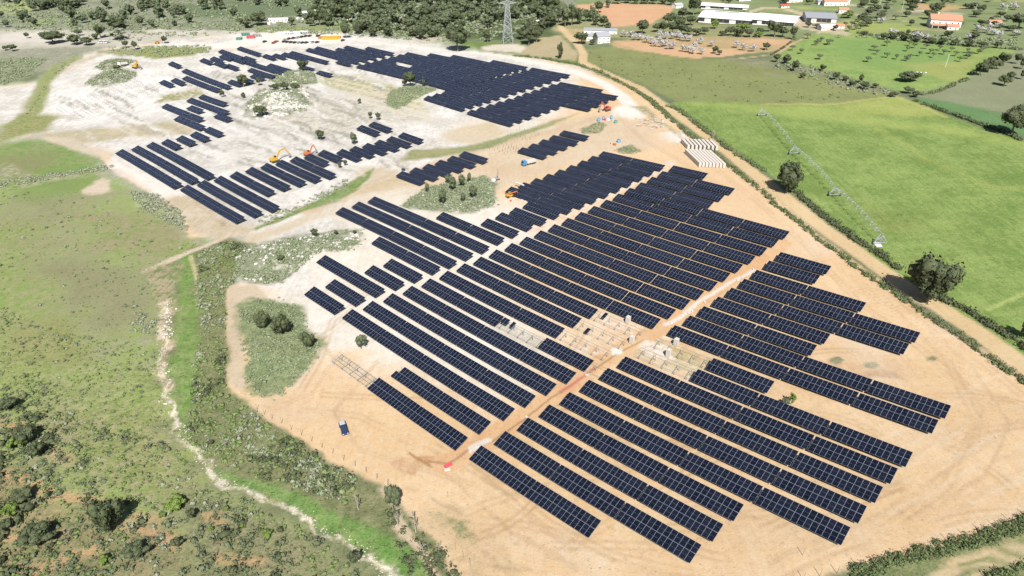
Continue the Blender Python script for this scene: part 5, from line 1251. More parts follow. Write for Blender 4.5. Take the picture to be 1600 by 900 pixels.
def creek_stones():
    r = np.random.default_rng(14); V0, F0 = ico0(); VS = []; FS = []; n = 0
    pl = W2P([(262, 470), (260, 520), (252, 550), (248, 575), (256, 597), (255, 615), (249, 627), (261, 643), (273, 658), (283, 670), (287, 682), (297, 697), (312, 712), (335, 737), (345, 747), (357, 756), (390, 760), (400, 767), (432, 782), (465, 792), (482, 807), (505, 825), (535, 837), (560, 850), (575, 870), (595, 892), (612, 912)])
    for i in range(len(pl)-1):
        a, b_ = np.array(pl[i]), np.array(pl[i+1]); L = np.linalg.norm(b_-a); nn = np.array([-(b_-a)[1], (b_-a)[0]])/L
        for q in range(int(L*4)):
            c = a+(b_-a)*r.random()+nn*r.normal()*.8; s = r.uniform(.07, .26); VS.append(V0*r.uniform(.6, 1.1, (12, 1))*np.array([s*1.3, s, s*.6])+np.array([c[0], c[1], float(ground(c[0], c[1]))+.03])); FS.append(F0+n); n += 12
    me = fast_mesh('creek_stones', np.concatenate(VS), np.concatenate(FS), M['creekstone']); tag(link('creek_stones', me), 'pale stones strewn along the dry creek bed', 'stones', kind='stuff')
creek_stones()
def clods():      # stones and clods over the worked soil
    r = np.random.default_rng(24); V0, F0 = ico0(); VS = []; FS = []; n = 0
    for poly, dens in (([(700, 730), (1100, 880), (1330, 880), (1240, 905), (760, 905)], .10), ([(1440, 600), (1600, 620), (1600, 800), (1340, 860), (1360, 780), (1440, 700)], .05), ([(440, 640), (560, 600), (700, 700), (700, 760), (600, 740), (500, 700)], .04), ([(885, 540), (1010, 490), (1100, 560), (1060, 580), (960, 560)], .10), ([(1150, 790), (1240, 830), (1300, 860), (1180, 850)], .12)):
        x, y = scatter_pts(poly, dens, int(dens*1000)+5, (.06, .48))
        for i in range(len(x)):
            s = r.uniform(.06, .22); VS.append(V0*r.uniform(.6, 1.1, (12, 1))*np.array([s*1.3, s, s*.6])+np.array([x[i], y[i], float(ground(x[i], y[i]))+.02])); FS.append(F0+n); n += 12
    me = fast_mesh('clods', np.concatenate(VS), np.concatenate(FS), M['clod']); tag(link('clods', me), 'brown clods and stones over the worked sand', 'clods', kind='stuff')
clods()
# hedges
def hedge(pl, wpx, dens, smin, smax, name, label, seed, mat='hedge', two=True):
    P = W2P(pl); r = np.random.default_rng(seed); VS = []; FS = []; TS = []; n = 0
    for i in range(len(P)-1):
        a = np.array(P[i]); b_ = np.array(P[i+1]); L = np.linalg.norm(b_-a); m = int(L*dens)
        D = depth(*((a+b_)/2)); hw = wpx*D/FPX*.5; t = r.random(m); nn = np.array([-(b_-a)[1], (b_-a)[0]])/L
        c = a+(b_-a)*t[:, None]+nn*(r.uniform(-1, 1, (m, 1))*hw)
        for q in range(m):
            s = smin+(smax-smin)*r.random(); V, F = TUFT[r.integers(0, 6)]; an = r.random()*6.28; ca, sa = math.cos(an), math.sin(an)
            z = float(terr0(c[q][0], c[q][1]))
            W = np.stack([(V[:, 0]*ca-V[:, 1]*sa)*s+c[q][0], (V[:, 0]*sa+V[:, 1]*ca)*s+c[q][1], V[:, 2]*s*r.uniform(.8, 1.3)+z], 1)
            VS.append(W); FS.append(F+n); n += len(V); TS.append(np.clip(r.random()*.7+np.linspace(0, .3, len(V)), 0, 1))
    me = fast_mesh(name, np.concatenate(VS), np.concatenate(FS), M[mat], np.concatenate(TS)); tag(link(name, me), label, 'hedge')
hedge([(800, 87), (850, 92), (900, 101), (935, 112), (975, 132), (1005, 149), (1030, 172)], 4, 1.1, .8, 1.6, 'hedge', 'low dark hedge along the haul road and upper dirt road', 1)
hedge([(1005, 148), (1022, 160), (1048, 187), (1084, 216), (1098, 228), (1146, 264), (1195, 302), (1210, 320), (1245, 345), (1277, 373), (1315, 399), (1344, 423), (1386, 451)], 8, 2.0, .5, 1.15, 'hedge', 'green hedge strip between the dirt road and the sandy site', 2)
hedge([(1386, 450), (1430, 480), (1468, 505), (1505, 528), (1538, 553), (1593, 591), (1655, 634)], 13, 2.8, .45, 1.05, 'hedge', 'wider hedge between the mesh fence and the lower dirt road', 3)
hedge([(1040, 165), (1060, 172), (1100, 203), (1150, 242), (1196, 268)], 6, 1.6, .7, 1.5, 'hedge', 'hedge on the field side of the upper dirt road', 4)
hedge([(1242, 300), (1280, 332), (1325, 366), (1348, 382), (1378, 400), (1406, 422)], 9, 2.6, .6, 1.6, 'hedge', 'thick dark hedge between the two oaks beside the road', 5, 'oak')
hedge([(1468, 466), (1508, 484), (1545, 507), (1583, 530), (1610, 548), (1670, 586)], 10, 2.2, .6, 1.7, 'hedge', 'dark hedge on the field side of the lower dirt road', 6, 'oak')
hedge([(1330, 900), (1380, 882), (1420, 869), (1470, 858), (1520, 845), (1560, 833), (1600, 820), (1650, 800)], 26, 8, .35, .85, 'hedge', 'thick green hedge in the bottom right corner', 7)
hedge([(1540, 905), (1600, 888), (1660, 870)], 14, 4, .5, 1.0, 'hedge', 'hedge fragment below the corner track', 8)
hedge([(1430, 158), (1480, 176), (1530, 194), (1560, 204), (1600, 222)], 5, 1.3, .8, 1.6, 'hedge', 'hedge along the upper edge of the green field', 9, 'oak')
hedge([(1436, 150), (1470, 142), (1510, 124)], 4, .9, .8, 1.8, 'hedge', 'short hedge between the olive slope and the grey field', 10)
hedge([(1340, 52), (1400, 62), (1480, 70), (1560, 76), (1596, 78)], 4, .7, 1.0, 2.2, 'hedge', 'hedge along the top of the olive slope', 11, 'olive')
hedge([(1082, 22), (1120, 21), (1168, 21)], 4, 1.2, 1.0, 2.0, 'hedge', 'clipped hedge between the greenhouse and the long barn', 12, 'oak')
hedge([(1236, 66), (1222, 76), (1205, 86)], 1.5, .8, .6, 1.2, 'hedge', 'low hedge between orange orchard soil and green slope', 13, 'oak')

# ---------------------------------------------------------------- machines, structures, buildings, small things
def P3(px, py, dz=0.0):
    x, y = at1(px, py); return Vector((x, y, float(ground(x, y))+dz))
def heading(a, b):
    p = P3(*a); q = P3(*b); return math.atan2(q.y-p.y, q.x-p.x)
# lattice pylon
def pylon():
    p = P3(793, 67); t = empty('pylon', p, math.radians(8), 'tall lattice power pylon rising beside the white haul road', 'pylon')
    H, B, T = 50.0, 4.6, .9
    def hw(z): return B+(1.4-B)*min(1, z/34) if z < 34 else 1.4+(T-1.4)*(z-34)/16
    for sx in (-1, 1):
        for sy in (-1, 1):
            b = MB(); b.bar((sx*B, sy*B, -.5), (sx*1.4, sy*1.4, 34), .42); b.bar((sx*1.4, sy*1.4, 34), (sx*T, sy*T, H), .3); b.obj('leg', M['paleSteel'], t)
    b = MB(); zs = [0, 6, 11.5, 16.5, 21, 25, 28.5, 31.5, 34, 37, 40, 43, 46, 49]
    for i in range(len(zs)-1):
        a, c = zs[i], zs[i+1]; h0, h1 = hw(a), hw(c)
        for s in (-1, 1):
            for u, v in (((-h0, s*h0, a), (h1, s*h1, c)), ((h0, s*h0, a), (-h1, s*h1, c)), ((s*h0, -h0, a), (s*h1, h1, c)), ((s*h0, h0, a), (s*h1, -h1, c)), ((-h1, s*h1, c), (h1, s*h1, c)), ((s*h1, -h1, c), (s*h1, h1, c))): b.bar(u, v, .22)
    b.obj('bracing', M['paleSteel'], t)
    for z, L in ((34.5, 8.5), (41, 7), (47, 5.5)):
        b = MB()
        for s in (-1, 1):
            for q in (-1, 1): b.bar((s*hw(z), q*hw(z), z), (s*L, 0, z+.6), .24); b.bar((s*hw(z+2), q*hw(z+2), z+2), (s*L, 0, z+.6), .2)
            for k in range(1, 4): x = s*(hw(z)+(L-hw(z))*k/4); b.bar((x, -.6*(1-k/4), z), (x, .6*(1-k/4), z+1.6*(1-k/4)+.4), .12)
        b.obj('cross_arm', M['paleSteel'], t)
        for s in (-1, 1): c = MB(); c.tube((s*L, 0, z+.6), (s*L, 0, z-1.6), .16, .16); c.obj('insulator', M['glassd'], t)
pylon()
# centre pivot irrigation machine
def pivot():
    base = [(1190, 181), (1240, 241), (1303, 306), (1374, 382)]
    Ps = [P3(*q) for q in base]; o = Ps[-1]
    t = empty('irrigation_machine', o, 0, 'long wheeled centre pivot sprinkler arm standing across the green field', 'irrigation machine')
    H = 4.6; tops = []
    for i, p in enumerate(Ps):
        q = p-o; d = (Ps[min(i+1, 3)]-Ps[max(i-1, 0)]).normalized(); n = Vector((-d.y, d.x, 0)).normalized(); b = MB(); W = 2.6
        top = q+Vector((0, 0, H)); tops.append(top)
        for s in (-1, 1):
            f = q+n*W*s
            for e in (-.8, .8): b.bar(f+Vector((0, 0, .7)), top+d*e, .22)
            b.bar(f+Vector((0, 0, 2)) - n*s*.7, top-Vector((0, 0, .6)), .1)
        b.bar(q+n*W+Vector((0, 0, .75)), q-n*W+Vector((0, 0, .75)), .28); b.bar(q+n*W*.5+Vector((0, 0, 2.6)), q-n*W*.5+Vector((0, 0, 2.6)), .13)
        tw = b.obj('tower', M['paleSteel'], t)
        if i < 3:
            for s in (-1, 1):
                c = MB(); f = q+n*W*s+Vector((0, 0, .65)); ax = n.cross(Vector((0, 0, 1))) ; ax = d.cross(Vector((0, 0, 1))).normalized()
                c.tube(f-ax*.18, f+ax*.18, .68, .68, 12); c.tube(f-ax*.2, f+ax*.2, .3, .3, 8, 1); c.obj('wheel', [M['rubber'], M['steel']], tw)
        else:
            c = MB(); c.box(q+Vector((0, 0, .06)), (4, 4, .2)); c.obj('base_slab', M['white'], tw)
            c = MB(); c.tube(q+Vector((0, 0, 0)), top, .22, .22, 8); c.obj('riser', M['steel'], tw)
    for i in range(3):
        a, b_ = tops[i], tops[i+1]; n_ = 10; pts = []
        for k in range(n_+1):
            u = k/n_; pts.append(a.lerp(b_, u)+Vector((0, 0, 1.3*math.sin(math.pi*u))))
        c = MB()
        for k in range(n_): c.tube(pts[k], pts[k+1], .085, .085, 6)
        c.obj('pipe', M['paleSteel'], t)
        d = (b_-a).normalized(); n = Vector((-d.y, d.x, 0)).normalized(); c = MB(); low = [[], []]
        for k in range(1, n_):
            for j, s in enumerate((-1, 1)):
                lp = pts[k]+n*s*1.0-Vector((0, 0, 1.25)); low[j].append(lp); c.bar(pts[k], lp, .09)
            c.bar(low[0][-1], low[1][-1], .09)
        for j in (0, 1):
            ch = [a-Vector((0, 0, .2))]+low[j]+[b_-Vector((0, 0, .2))]
            for k in range(len(ch)-1): c.bar(ch[k], ch[k+1], .06)
        c.obj('truss', M['paleSteel'], t)
        for k in range(1, n_):
            s = -1; e = pts[k]+n*s*.9; c = MB(); c.tube(pts[k], e, .07, .07, 4); c.tube(e, e-Vector((0, 0, 1.9)), .06, .05, 4); c.obj('drop_hose', M['paleSteel'], t)
pivot()
# fence posts without mesh: bottom right and lower left
fp = MB(); fp.tube((0, 0, -.3), (0, 0, 2.45), .065, .055, 6); FPM = fp.mesh('post', M['postm'])
def post(px, py, label, h=1.0, group=None):
    o = link('fence_post', FPM, loc=P3(px, py), scale=(1, 1, h), rot=(random.uniform(-.03, .03), random.uniform(-.03, .03), 0)); tag(o, label, 'fence post', group)
BR = [(1255, 906), (1281, 900), (1308, 896), (1340, 886), (1367, 881), (1394, 875), (1419, 869), (1442, 863), (1460, 857), (1482, 847), (1508, 840), (1532, 831), (1555, 824), (1578, 815), (1603, 807), (1628, 800)]
for i, (a, b_) in enumerate(BR): post(a, b_, 'dark timber fence post, '+ORD[i+1]+' from the left along the bottom right hedge', 1.0, 'posts along the bottom right hedge')
BL = [(402, 640), (413, 648), (425, 655), (440, 662), (455, 672), (471, 680), (487, 690), (503, 700), (520, 709), (537, 720), (555, 729), (572, 738), (589, 749), (606, 758), (700, 778), (712, 860), (724, 872), (735, 884), (1254, 868)]
for i, (a, b_) in enumerate(BL): post(a, b_, 'thin timber post, '+ORD[i+1]+' along the lower left sand edge', .95, 'posts along the lower left sand edge')
# mesh fence on the right
def fence():
    pl = [(1385, 447), (1405, 462), (1424, 476), (1445, 489), (1455, 500), (1468, 511), (1487, 521), (1507, 536), (1525, 549), (1548, 562), (1568, 577), (1586, 588), (1604, 602), (1622, 616)]
    Q = [P3(*q) for q in pl]; o = Q[0]; t = empty('mesh_fence', o, 0, 'rusty wire mesh fence on posts between the sand and the lower hedge', 'fence')
    for q in Q: c = MB(); p = q-o; c.tube(p-Vector((0, 0, .2)), p+Vector((0, 0, 2.2)), .06, .06, 5); c.obj('post', M['postm'], t)
    for i in range(len(Q)-1):
        a, b_ = Q[i]-o, Q[i+1]-o; c = MB()
        for z in (.1, .6, 1.1, 1.6, 2.05): c.bar(a+Vector((0, 0, z)), b_+Vector((0, 0, z)), .035)
        n = 9
        for k in range(1, n): p = a.lerp(b_, k/n); c.bar(p+Vector((0, 0, .1)), p+Vector((0, 0, 2.05)), .03)
        c.obj('wire_panel', M['postm'], t)
fence()
# excavators
def excavator(px, py, rz, paint_, label, reach=1.0, s=1.0):
    t = empty('excavator', P3(px, py), rz, label, 'excavator'); t.scale = (s, s, s)
    for q in (-1, 1):
        b = MB(); b.prism([(-2.0, .15), (-1.6, 0), (1.6, 0), (2.0, .15), (2.15, .5), (1.9, .9), (-1.9, .9), (-2.15, .5)], q*1.25-.28, q*1.25+.28); b.obj('track', M['rubber'], t)
    b = MB(); b.box((0, 0, .75), (2.2, 2.1, .4)); b.tube((0, 0, .9), (0, 0, 1.15), .8, .8, 12); b.obj('undercarriage', M['steel'], t)
    b = MB(); b.prism([(-2.4, 1.15), (1.3, 1.15), (1.3, 1.6), (.1, 2.1), (-2.2, 2.2), (-2.5, 1.8)], -1.3, 1.3); b.obj('body', paint_, t)
    cb = MB(); cb.prism([(-.1, 1.6), (1.35, 1.6), (1.35, 2.2), (1.0, 3.1), (-.1, 3.1)], .25, 1.28); c = cb.obj('cab', paint_, t)
    cb = MB(); cb.prism([(0.0, 2.1), (1.38, 2.1), (1.38, 2.25), (1.05, 2.95), (0, 2.95)], .22, 1.31); cb.obj('window', M['glassd'], c)
    b = MB(); p0 = Vector((1.1, -.2, 1.6)); p1 = Vector((2.9, -.2, 4.9)); p2 = Vector((5.4*reach, -.2, 5.4)); b.bar(p0, p1, .45, 0, .6); b.bar(p1, p2, .4, 0, .5); b.obj('boom', paint_, t)
    b = MB(); p3 = Vector((6.9*reach, -.2, 2.4)); b.bar(p2+Vector((-.4, 0, .3)), p3, .34, 0, .4); b.obj('arm', paint_, t)
    b = MB(); b.tube(Vector((1.5, -.2, 1.9)), p0.lerp(p1, .7)+Vector((.5, 0, 0)), .11, .08, 6); b.tube(p1.lerp(p2, .3)+Vector((0, 0, .5)), p2+Vector((-.4, 0, .5)), .1, .08, 6); b.obj('hydraulic_ram', M['silver'], t)
    b = MB(); x, z = p3.x, p3.z; b.prism([(x-.2, z+.1), (x+.5, z-.1), (x+.4, z-1.1), (x-.5, z-1.3), (x-.9, z-.8), (x-.3, z-.6)], -.75, .35); b.obj('bucket', M['steel'], t)
    return t
excavator(430, 253, heading((430, 253), (462, 244)), M['yellow'], 'yellow excavator with raised boom behind the left table rows', 1.15, 1.15)
excavator(482, 243, heading((482, 243), (500, 238)), M['orange'], 'red orange excavator with curled arm right of the yellow one', .75, 1.0)
excavator(948, 173, heading((948, 173), (925, 180)), M['red'], 'red excavator at the corner of the far table block', .8, 1.1)
excavator(213, 108, heading((213, 108), (222, 110)), M['yellow'], 'yellow excavator beside the white truck on the far left knoll', .7, 1.3)
# telehandler by the dense block
def telehandler(px, py, rz, label):
    t = empty('telehandler', P3(px, py), rz, label, 'telehandler'); t.scale = (1.0, 1.0, 1.0)
    b = MB(); b.box((0, 0, .95), (4.2, 1.5, .7)); b.box((-1.5, 0, 1.5), (1.2, 1.7, .6)); b.obj('body', M['yellow'], t)
    c = MB(); c.prism([(-.6, 1.2), (.8, 1.2), (.9, 2.0), (.6, 2.5), (-.6, 2.5)], .15, 1.0); c.obj('cab', M['yellow'], t)
    c = MB(); c.prism([(-.5, 1.7), (.92, 1.7), (.62, 2.4), (-.5, 2.4)], .12, 1.03); c.obj('window', M['glassd'], t)
    b = MB(); b.bar((-1.9, -.5, 1.9), (3.6, -.5, 2.7), .38, 0, .42); b.bar((3.4, -.5, 2.65), (4.3, -.5, 1.4), .3); b.obj('boom', M['orange'], t)
    b = MB(); b.box((4.4, -.5, 1.2), (.1, 1.4, .9)); b.bar((4.4, -.9, .8), (5.6, -.9, .8), .12); b.bar((4.4, -.1, .8), (5.6, -.1, .8), .12); b.obj('fork', M['steel'], t)
    for x in (-1.4, 1.4):
        for y in (-.95, .95): c = MB(); c.tube((x, y-.2, .6), (x, y+.2, .6), .62, .62, 12); c.obj('wheel', M['rubber'], t)
telehandler(797, 308, heading((797, 308), (812, 305)), 'yellow orange telehandler parked at the tip of the dense table block')
telehandler(246, 68, .3, 'small yellow orange loader on the pale upper left ground')
# pickup
def vehicle(px, py, rz, paint_, label, cat='pickup truck', name='pickup_truck', s=1.0, bed=True, hood=None):
    t = empty(name, P3(px, py), rz, label, cat); t.scale = (s, s, s)
    b = MB(); b.prism([(-2.65, .45), (2.55, .45), (2.65, .75), (2.55, 1.02), (1.25, 1.12), (1.1, 1.12), (-.6, 1.15), (-2.65, 1.1)], -.92, .92); bd = b.obj('body', paint_, t)
    if hood: b = MB(); b.poly([(1.3, -.8, 1.13), (2.5, -.75, 1.045), (2.5, .75, 1.045), (1.3, .8, 1.13)]); b.obj('bonnet', hood, t)
    b = MB(); x0 = -.7 if bed else -2.3; b.prism([(x0, 1.12), (1.25, 1.12), (.55, 1.68), (x0+.25, 1.72)], -.8, .8); cb = b.obj('cabin', M['glassd'], t)
    b = MB(); b.prism([(x0+.3, 1.70), (.5, 1.67), (.45, 1.76), (x0+.35, 1.77)], -.72, .72); b.obj('roof', paint_, cb)
    if bed: b = MB(); b.box((-1.7, 0, 1.13), (1.7, 1.55, .1)); b.box((-1.7, 0, 1.3), (1.2, 1.1, .35), 0); b.obj('cargo_bed', M['silver'], t)
    for x in (-1.65, 1.65):
        for y in (-.9, .9): c = MB(); c.tube((x, y-.13, .38), (x, y+.13, .38), .38, .38, 12); w = c.obj('wheel', M['rubber'], t); c = MB(); c.tube((x, y-.14, .38), (x, y+.14, .38), .2, .2, 8); c.obj('rim', M['silver'], w)
    for y in (-.65, .65): c = MB(); c.box((2.6, y, .85), (.08, .35, .15)); c.obj('headlight', M['white'], t); c = MB(); c.box((-2.66, y, .9), (.06, .2, .25)); c.obj('tail_light', M['redmat'], t)
    return t
vehicle(537.5, 672, heading((534, 662), (541, 683)), M['bluep'], 'dark blue pickup truck with silver bonnet alone on the sand', s=1.0)
# red sheet
def slab(px, py, rz, d, m, name, label, cat, z=0):
    p = P3(px, py); b = MB(); b.box((0, 0, d[2]/2), d); b.box((0, 0, d[2]+.03), (d[0]*.86, d[1]*.8, .05)); b.bar((-d[0]/2, 0, d[2]), (d[0]/2, 0, d[2]), .06); o = b.obj(name, m, loc=(p.x, p.y, p.z+z), rot=(0, 0, rz)); return tag(o, label, cat)
slab(700.5, 727.5, heading((693, 731), (707, 724)), (2.1, 1.05, .5), M['redmat'], 'red_tank', 'small red box tank lying on the sand beside the wet soil', 'tank')
slab(699, 734, .3, (1.5, 1.0, .06), M['film'], 'white_sheet', 'white sheet on the sand below the red tank', 'sheet')
# tall wrapped crates in the unfinished area
def crate(name, d, label, px=None, py=None, rz=0, loc=None, group=None, src=None):
    wm = M['yardwrap'] if group else M['film']
    t = empty(name, loc if loc is not None else P3(px, py), rz, label, 'crate', group)
    if src:
        for ch in src.children: o = ch.copy(); COL.objects.link(o); o.parent = t
        return t
    b = MB(); b.box((0, 0, .16+d[2]/2), (d[0], d[1], d[2])); b.obj('wrapped_load', wm, t)
    b = MB()
    for q in (-1, 1): b.box((0, q*d[1]*.42, .07), (d[0]*1.02, .12, .14))
    b.box((0, 0, .145), (d[0]*1.02, d[1]*1.02, .03)); b.obj('pallet', M['timber'], t)
    b = MB()
    for q in (-.3, .3): b.box((q*d[0], 0, .17+d[2]/2), (.06, d[1]+.02, d[2]+.02))
    for sx in (-1, 1):
        for sy in (-1, 1): b.box((sx*d[0]*.49, sy*d[1]*.49, .16+d[2]/2), (.09, .09, d[2]+.03))
    b.obj('strap', M['card'], t); return t
rzc = AZR
for a in ((981, 505, 'white wrapped crate at the top of the unfinished area, beside a table row'), (987, 536, 'beige wrapped crate in the middle left of the unfinished area'), (1056, 540, 'white wrapped crate overlapping the table row end on the right'), (1044, 557, 'pale wrapped crate lowest of the four tall ones')):
    crate('panel_crate', (1.4, 1.2, 2.7), a[2], a[0], a[1], rzc)
# crate yard
o0 = P3(1091, 261); e1 = (P3(1134, 263)-o0); e2 = (P3(1069.5, 240)-o0); src = None
cols = 8; rws = 9
for grp in (0, 1):
    for c in range(cols):
        for r_ in range(rws if grp == 0 else 6):
            if grp == 0: p = o0+e1*(c+.5)/cols*1.0+e2*(r_+.5)/rws*1.02
            else:
                g0 = P3(1073, 234); g1 = P3(1128, 236.5)-g0; g2 = P3(1064, 224)-g0; p = g0+g1*(c+.5)/cols*.92+g2*(r_+.5)/6*1.0
                p = p+g2*.10
            p.z = float(ground(p.x, p.y))
            n = crate('panel_crate', (e2.length/rws*.97 if grp == 0 else g2.length/6*.97, e1.length/cols*.8, 2.3), ('front' if grp == 0 else 'rear')+' yard crate, '+ORD[c+1]+' line from the left, '+ORD[r_+1]+' back, white wrapped', loc=p, rz=math.atan2(e2.y, e2.x)+.02, group='white wrapped crates in the yard by the hedge', src=src)
            if src is None: src = n
# loose planks and pallets, barrels, tanks
rg = random.Random(3)
pal = MB()
for q in range(5): pal.box((0, -.5+q*.25, .13), (1.3, .15, .04))
for q in (-.55, 0, .55): pal.box((q, 0, .05), (.1, 1.15, .1))
PAL = pal.mesh('pallet', M['timber']); 
pal = MB()
for q in range(5): pal.box((0, -.5+q*.25, .13), (1.3, .15, .04))
for q in (-.55, 0, .55): pal.box((q, 0, .05), (.1, 1.15, .1))
PALW = pal.mesh('pallet', M['film'])
spots = [(997+rg.uniform(0, 44), 187+rg.uniform(0, 12)) for _ in range(42)]+[(994, 186), (1000, 187), (1008, 189), (1016, 188), (1026, 200), (1018, 201)]
for i, (a, b_) in enumerate(sorted(spots)):
    p = P3(a, b_); o = link('pallet', PAL if i % 3 == 0 else PALW, loc=p, rot=(rg.uniform(-.4, .4) if i % 4 == 0 else 0, rg.uniform(-.4, .4) if i % 5 == 0 else 0, rg.uniform(0, 3)), scale=(1.3, 1.3, rg.choice([1, 1, 3, 6])))
    tag(o, ('brown' if i % 3 == 0 else 'pale')+' pallet, '+ORD[i+1]+' from the left in the scattered heap by the gravel turn', 'pallet', 'scattered pallets by the gravel turn')
def tank(px, py, m, label, r=1.0, h=1.8, cat='tank'):
    t = empty('water_tank', P3(px, py), 0, label, cat); b = MB(); b.tube((0, 0, 0), (0, 0, h*.85), r, r*1.02, 14); b.tube((0, 0, h*.85), (0, 0, h), r*1.02, r*.5, 14); b.obj('body', m, t, True); b = MB(); b.tube((0, 0, h-.02), (0, 0, h+.14), r*.3, r*.3, 10); b.obj('lid', M['dark'], t)
tank(935, 189, M['bluet'], 'blue round tank left of the mixed equipment near the gravel turn'); tank(943, 187, M['bluet'], 'blue tank second in the equipment group', .8, 2.0); tank(955, 186, M['bluet'], 'blue tank right in the equipment group', .8, 2.2)
tank(962, 192, M['greent'], 'green round tank right of the blue ones', 1.1, 1.7); tank(966.5, 222, M['bluet'], 'blue tank alone above the small scrub patch', 1.1, 1.7)
for i, (a, b_, m, l) in enumerate([(946, 188, 'redmat', 'small red generator box among the blue tanks'), (950, 188, 'white', 'small white equipment box among the blue tanks'), (958, 190, 'card', 'brown equipment box beside the green tank'), (960, 227, 'orange', 'orange tool box by the lone blue tank'), (956, 225, 'card', 'brown box left of the orange tool box'), (771, 283, 'white', 'white pump trailer above the central scrub island'), (630.5, 266.5, 'bluep', 'tiny blue box left of the six-table group'), (1178, 405, 'timber', 'dark tool box on the orange lane by the cable bags')]):
    slab(a, b_, rg.uniform(0, 3), (1.8, 1.2, 1.1), M[m], 'equipment_box', l, 'equipment box')
# white long package by the blue cab
def lorry(px, py, a, b_, label, cabm, L=11, name='truck'):
    t = empty(name, P3(px, py), heading(a, b_), label, 'truck')
    c = MB(); c.prism([(L/2-2.2, .5), (L/2, .5), (L/2, 1.6), (L/2-.4, 2.9), (L/2-2.2, 2.9)], -1.2, 1.2); cb = c.obj('cab', cabm, t)
    c = MB(); c.box((L/2-.15, 0, 2.2), (.1, 2.1, .8), 0, Matrix.Rotation(-.3, 3, 'Y')); c.obj('windscreen', M['glassd'], cb)
    c = MB(); c.box((-1.2, 0, .95), (L-2.6, 2.3, .3)); c.obj('chassis', M['rubber'], t)
    c = MB(); c.prism([(-L/2, 1.12), (L/2-2.6, 1.12), (L/2-2.7, 2.5), (-L/2+.1, 2.5)], -1.22, 1.22); c.obj('load', M['film'], t)
    for x in (-L/2+1, -L/2+2.3, L/2-1.3):
        for y in (-1.05, 1.05): c = MB(); c.tube((x, y-.2, .5), (x, y+.2, .5), .5, .5, 10); c.obj('wheel', M['rubber'], t)
lorry(826, 257, (840, 254), (811, 262), 'white loaded truck with blue cab between the table groups', M['bluet'], 8.5)
lorry(193, 106, (200, 106), (187, 108), 'white truck beside the yellow excavator on the far left knoll', M['white'], 8)
# small drilling mast near the central island
p = P3(776, 281); t = empty('drilling_rig', p, .4, 'small dark pile driving rig with thin mast above the central island', 'drilling rig')
b = MB(); b.box((0, 0, .7), (2.6, 1.5, .8)); b.obj('body', M['steel'], t)
for q in (-1, 1): b = MB(); b.box((0, q*.8, .3), (3.0, .4, .6)); b.obj('track', M['rubber'], t)
b = MB(); b.bar((.8, 0, .6), (.8, 0, 5.8), .3); b.bar((-.8, 0, 1.0), (.8, 0, 4), .12); b.obj('mast', M['steel'], t)
# long white hood lying on the dense block's corner
b = MB(); b.tube((0, 0, 0), (5.5, 0, .1), .45, .45, 8); o = b.obj('rolled_film', M['film'], loc=P3(806, 292, 2.4), rot=(0, 0, heading((806, 292), (818, 296)))); tag(o, 'white rolled film lying over the corner of the dense block', 'film roll')
for i, (a, b_) in enumerate([(816, 313), (820, 315), (824, 313), (798, 314)]): slab(a, b_, .5*i, (1.3, 1.0, .35), M['film'] if i < 3 else M['redmat'], 'bag', ['first white bag on the pale corner by the telehandler', 'second white bag on the pale corner by the telehandler', 'third white bag, nearest the tables', 'red sheet folded below the telehandler'][i], 'bag')
# cable bags along the lane
for i, (a, b_) in enumerate([(1049, 505), (1076, 489), (1082, 487), (1101, 472), (1137, 447), (1153, 438), (1160, 433), (1170, 427), (1177, 421), (823, 652), (917, 586), (921, 584), (745, 700), (735, 706)]):
    slab(a, b_, .6*i, (1.0, .6, .22), M['film'], 'cable_bag', 'white cable bag, '+ORD[i+1]+' along the orange lane between blocks', 'bag')
# site camp: cabins, cars, piles
cabs = [(384, 56, .1, 'greent', 'green site container at the left end of the camp'), (392, 60, .2, 'redmat', 'red site container at the left end of the camp'), (402, 58, .2, 'steel', 'grey container beside the red one'), (440, 55, -.05, 'white', 'long white cabin roof at the back of the camp'),
        (452, 55, -.05, 'silver', 'grey long cabin roof in the camp'), (464, 54, -.05, 'white', 'white cabin right of the grey one'), (476, 53, -.05, 'silver', 'second grey cabin in the back of camp')]
for px, py, rz, m, l in cabs:
    t = empty('site_cabin', P3(px, py), rz, l, 'container'); b = MB(); b.box((0, 0, 1.35), (7.5, 2.6, 2.7)); b.obj('body', M[m], t)
    b = MB(); b.box((0, 0, 2.76), (7.7, 2.8, .12)); b.obj('roof', M['white' if m in ('white', 'silver') else m], t)
    for q in (-2.4, 0, 2.4): b = MB(); b.box((q, -1.31, 1.6), (1.0, .04, .8)); b.obj('window', M['glassd'], t)
cc = [(444, 66, 0), (449, 66.5, 0), (455, 67, 0), (461, 67.4, 0), (467, 67.6, 1), (473, 67.6, 0), (479, 67.5, 0), (489, 67, 1), (496, 67, 0), (446, 63, 1), (452, 61.5, 0), (459, 60.5, 0), (466, 59.5, 1), (472, 58.5, 0), (478, 57.5, 0), (484, 57, 0), (414, 66, 0), (428, 68, 2), (432, 66, 2), (536, 64, 0), (497, 57, 0)]
for i, (a, b_, k) in enumerate(cc):
    vehicle(a, b_, 1.2, [M['rubber'], M['silver'], M['red']][k], ['black', 'silver', 'red'][k]+' parked car, '+ORD[i+1]+' in the white camp yard', 'car', 'parked_car', 1.0, False)
for i in range(4): vehicle(158+i*3.6, 66.5+.3*(i % 2), 1.4, M['white'], 'white parked car, '+ORD[i+1]+' from the left on the upper left pad', 'car', 'parked_car', 1.1, False)
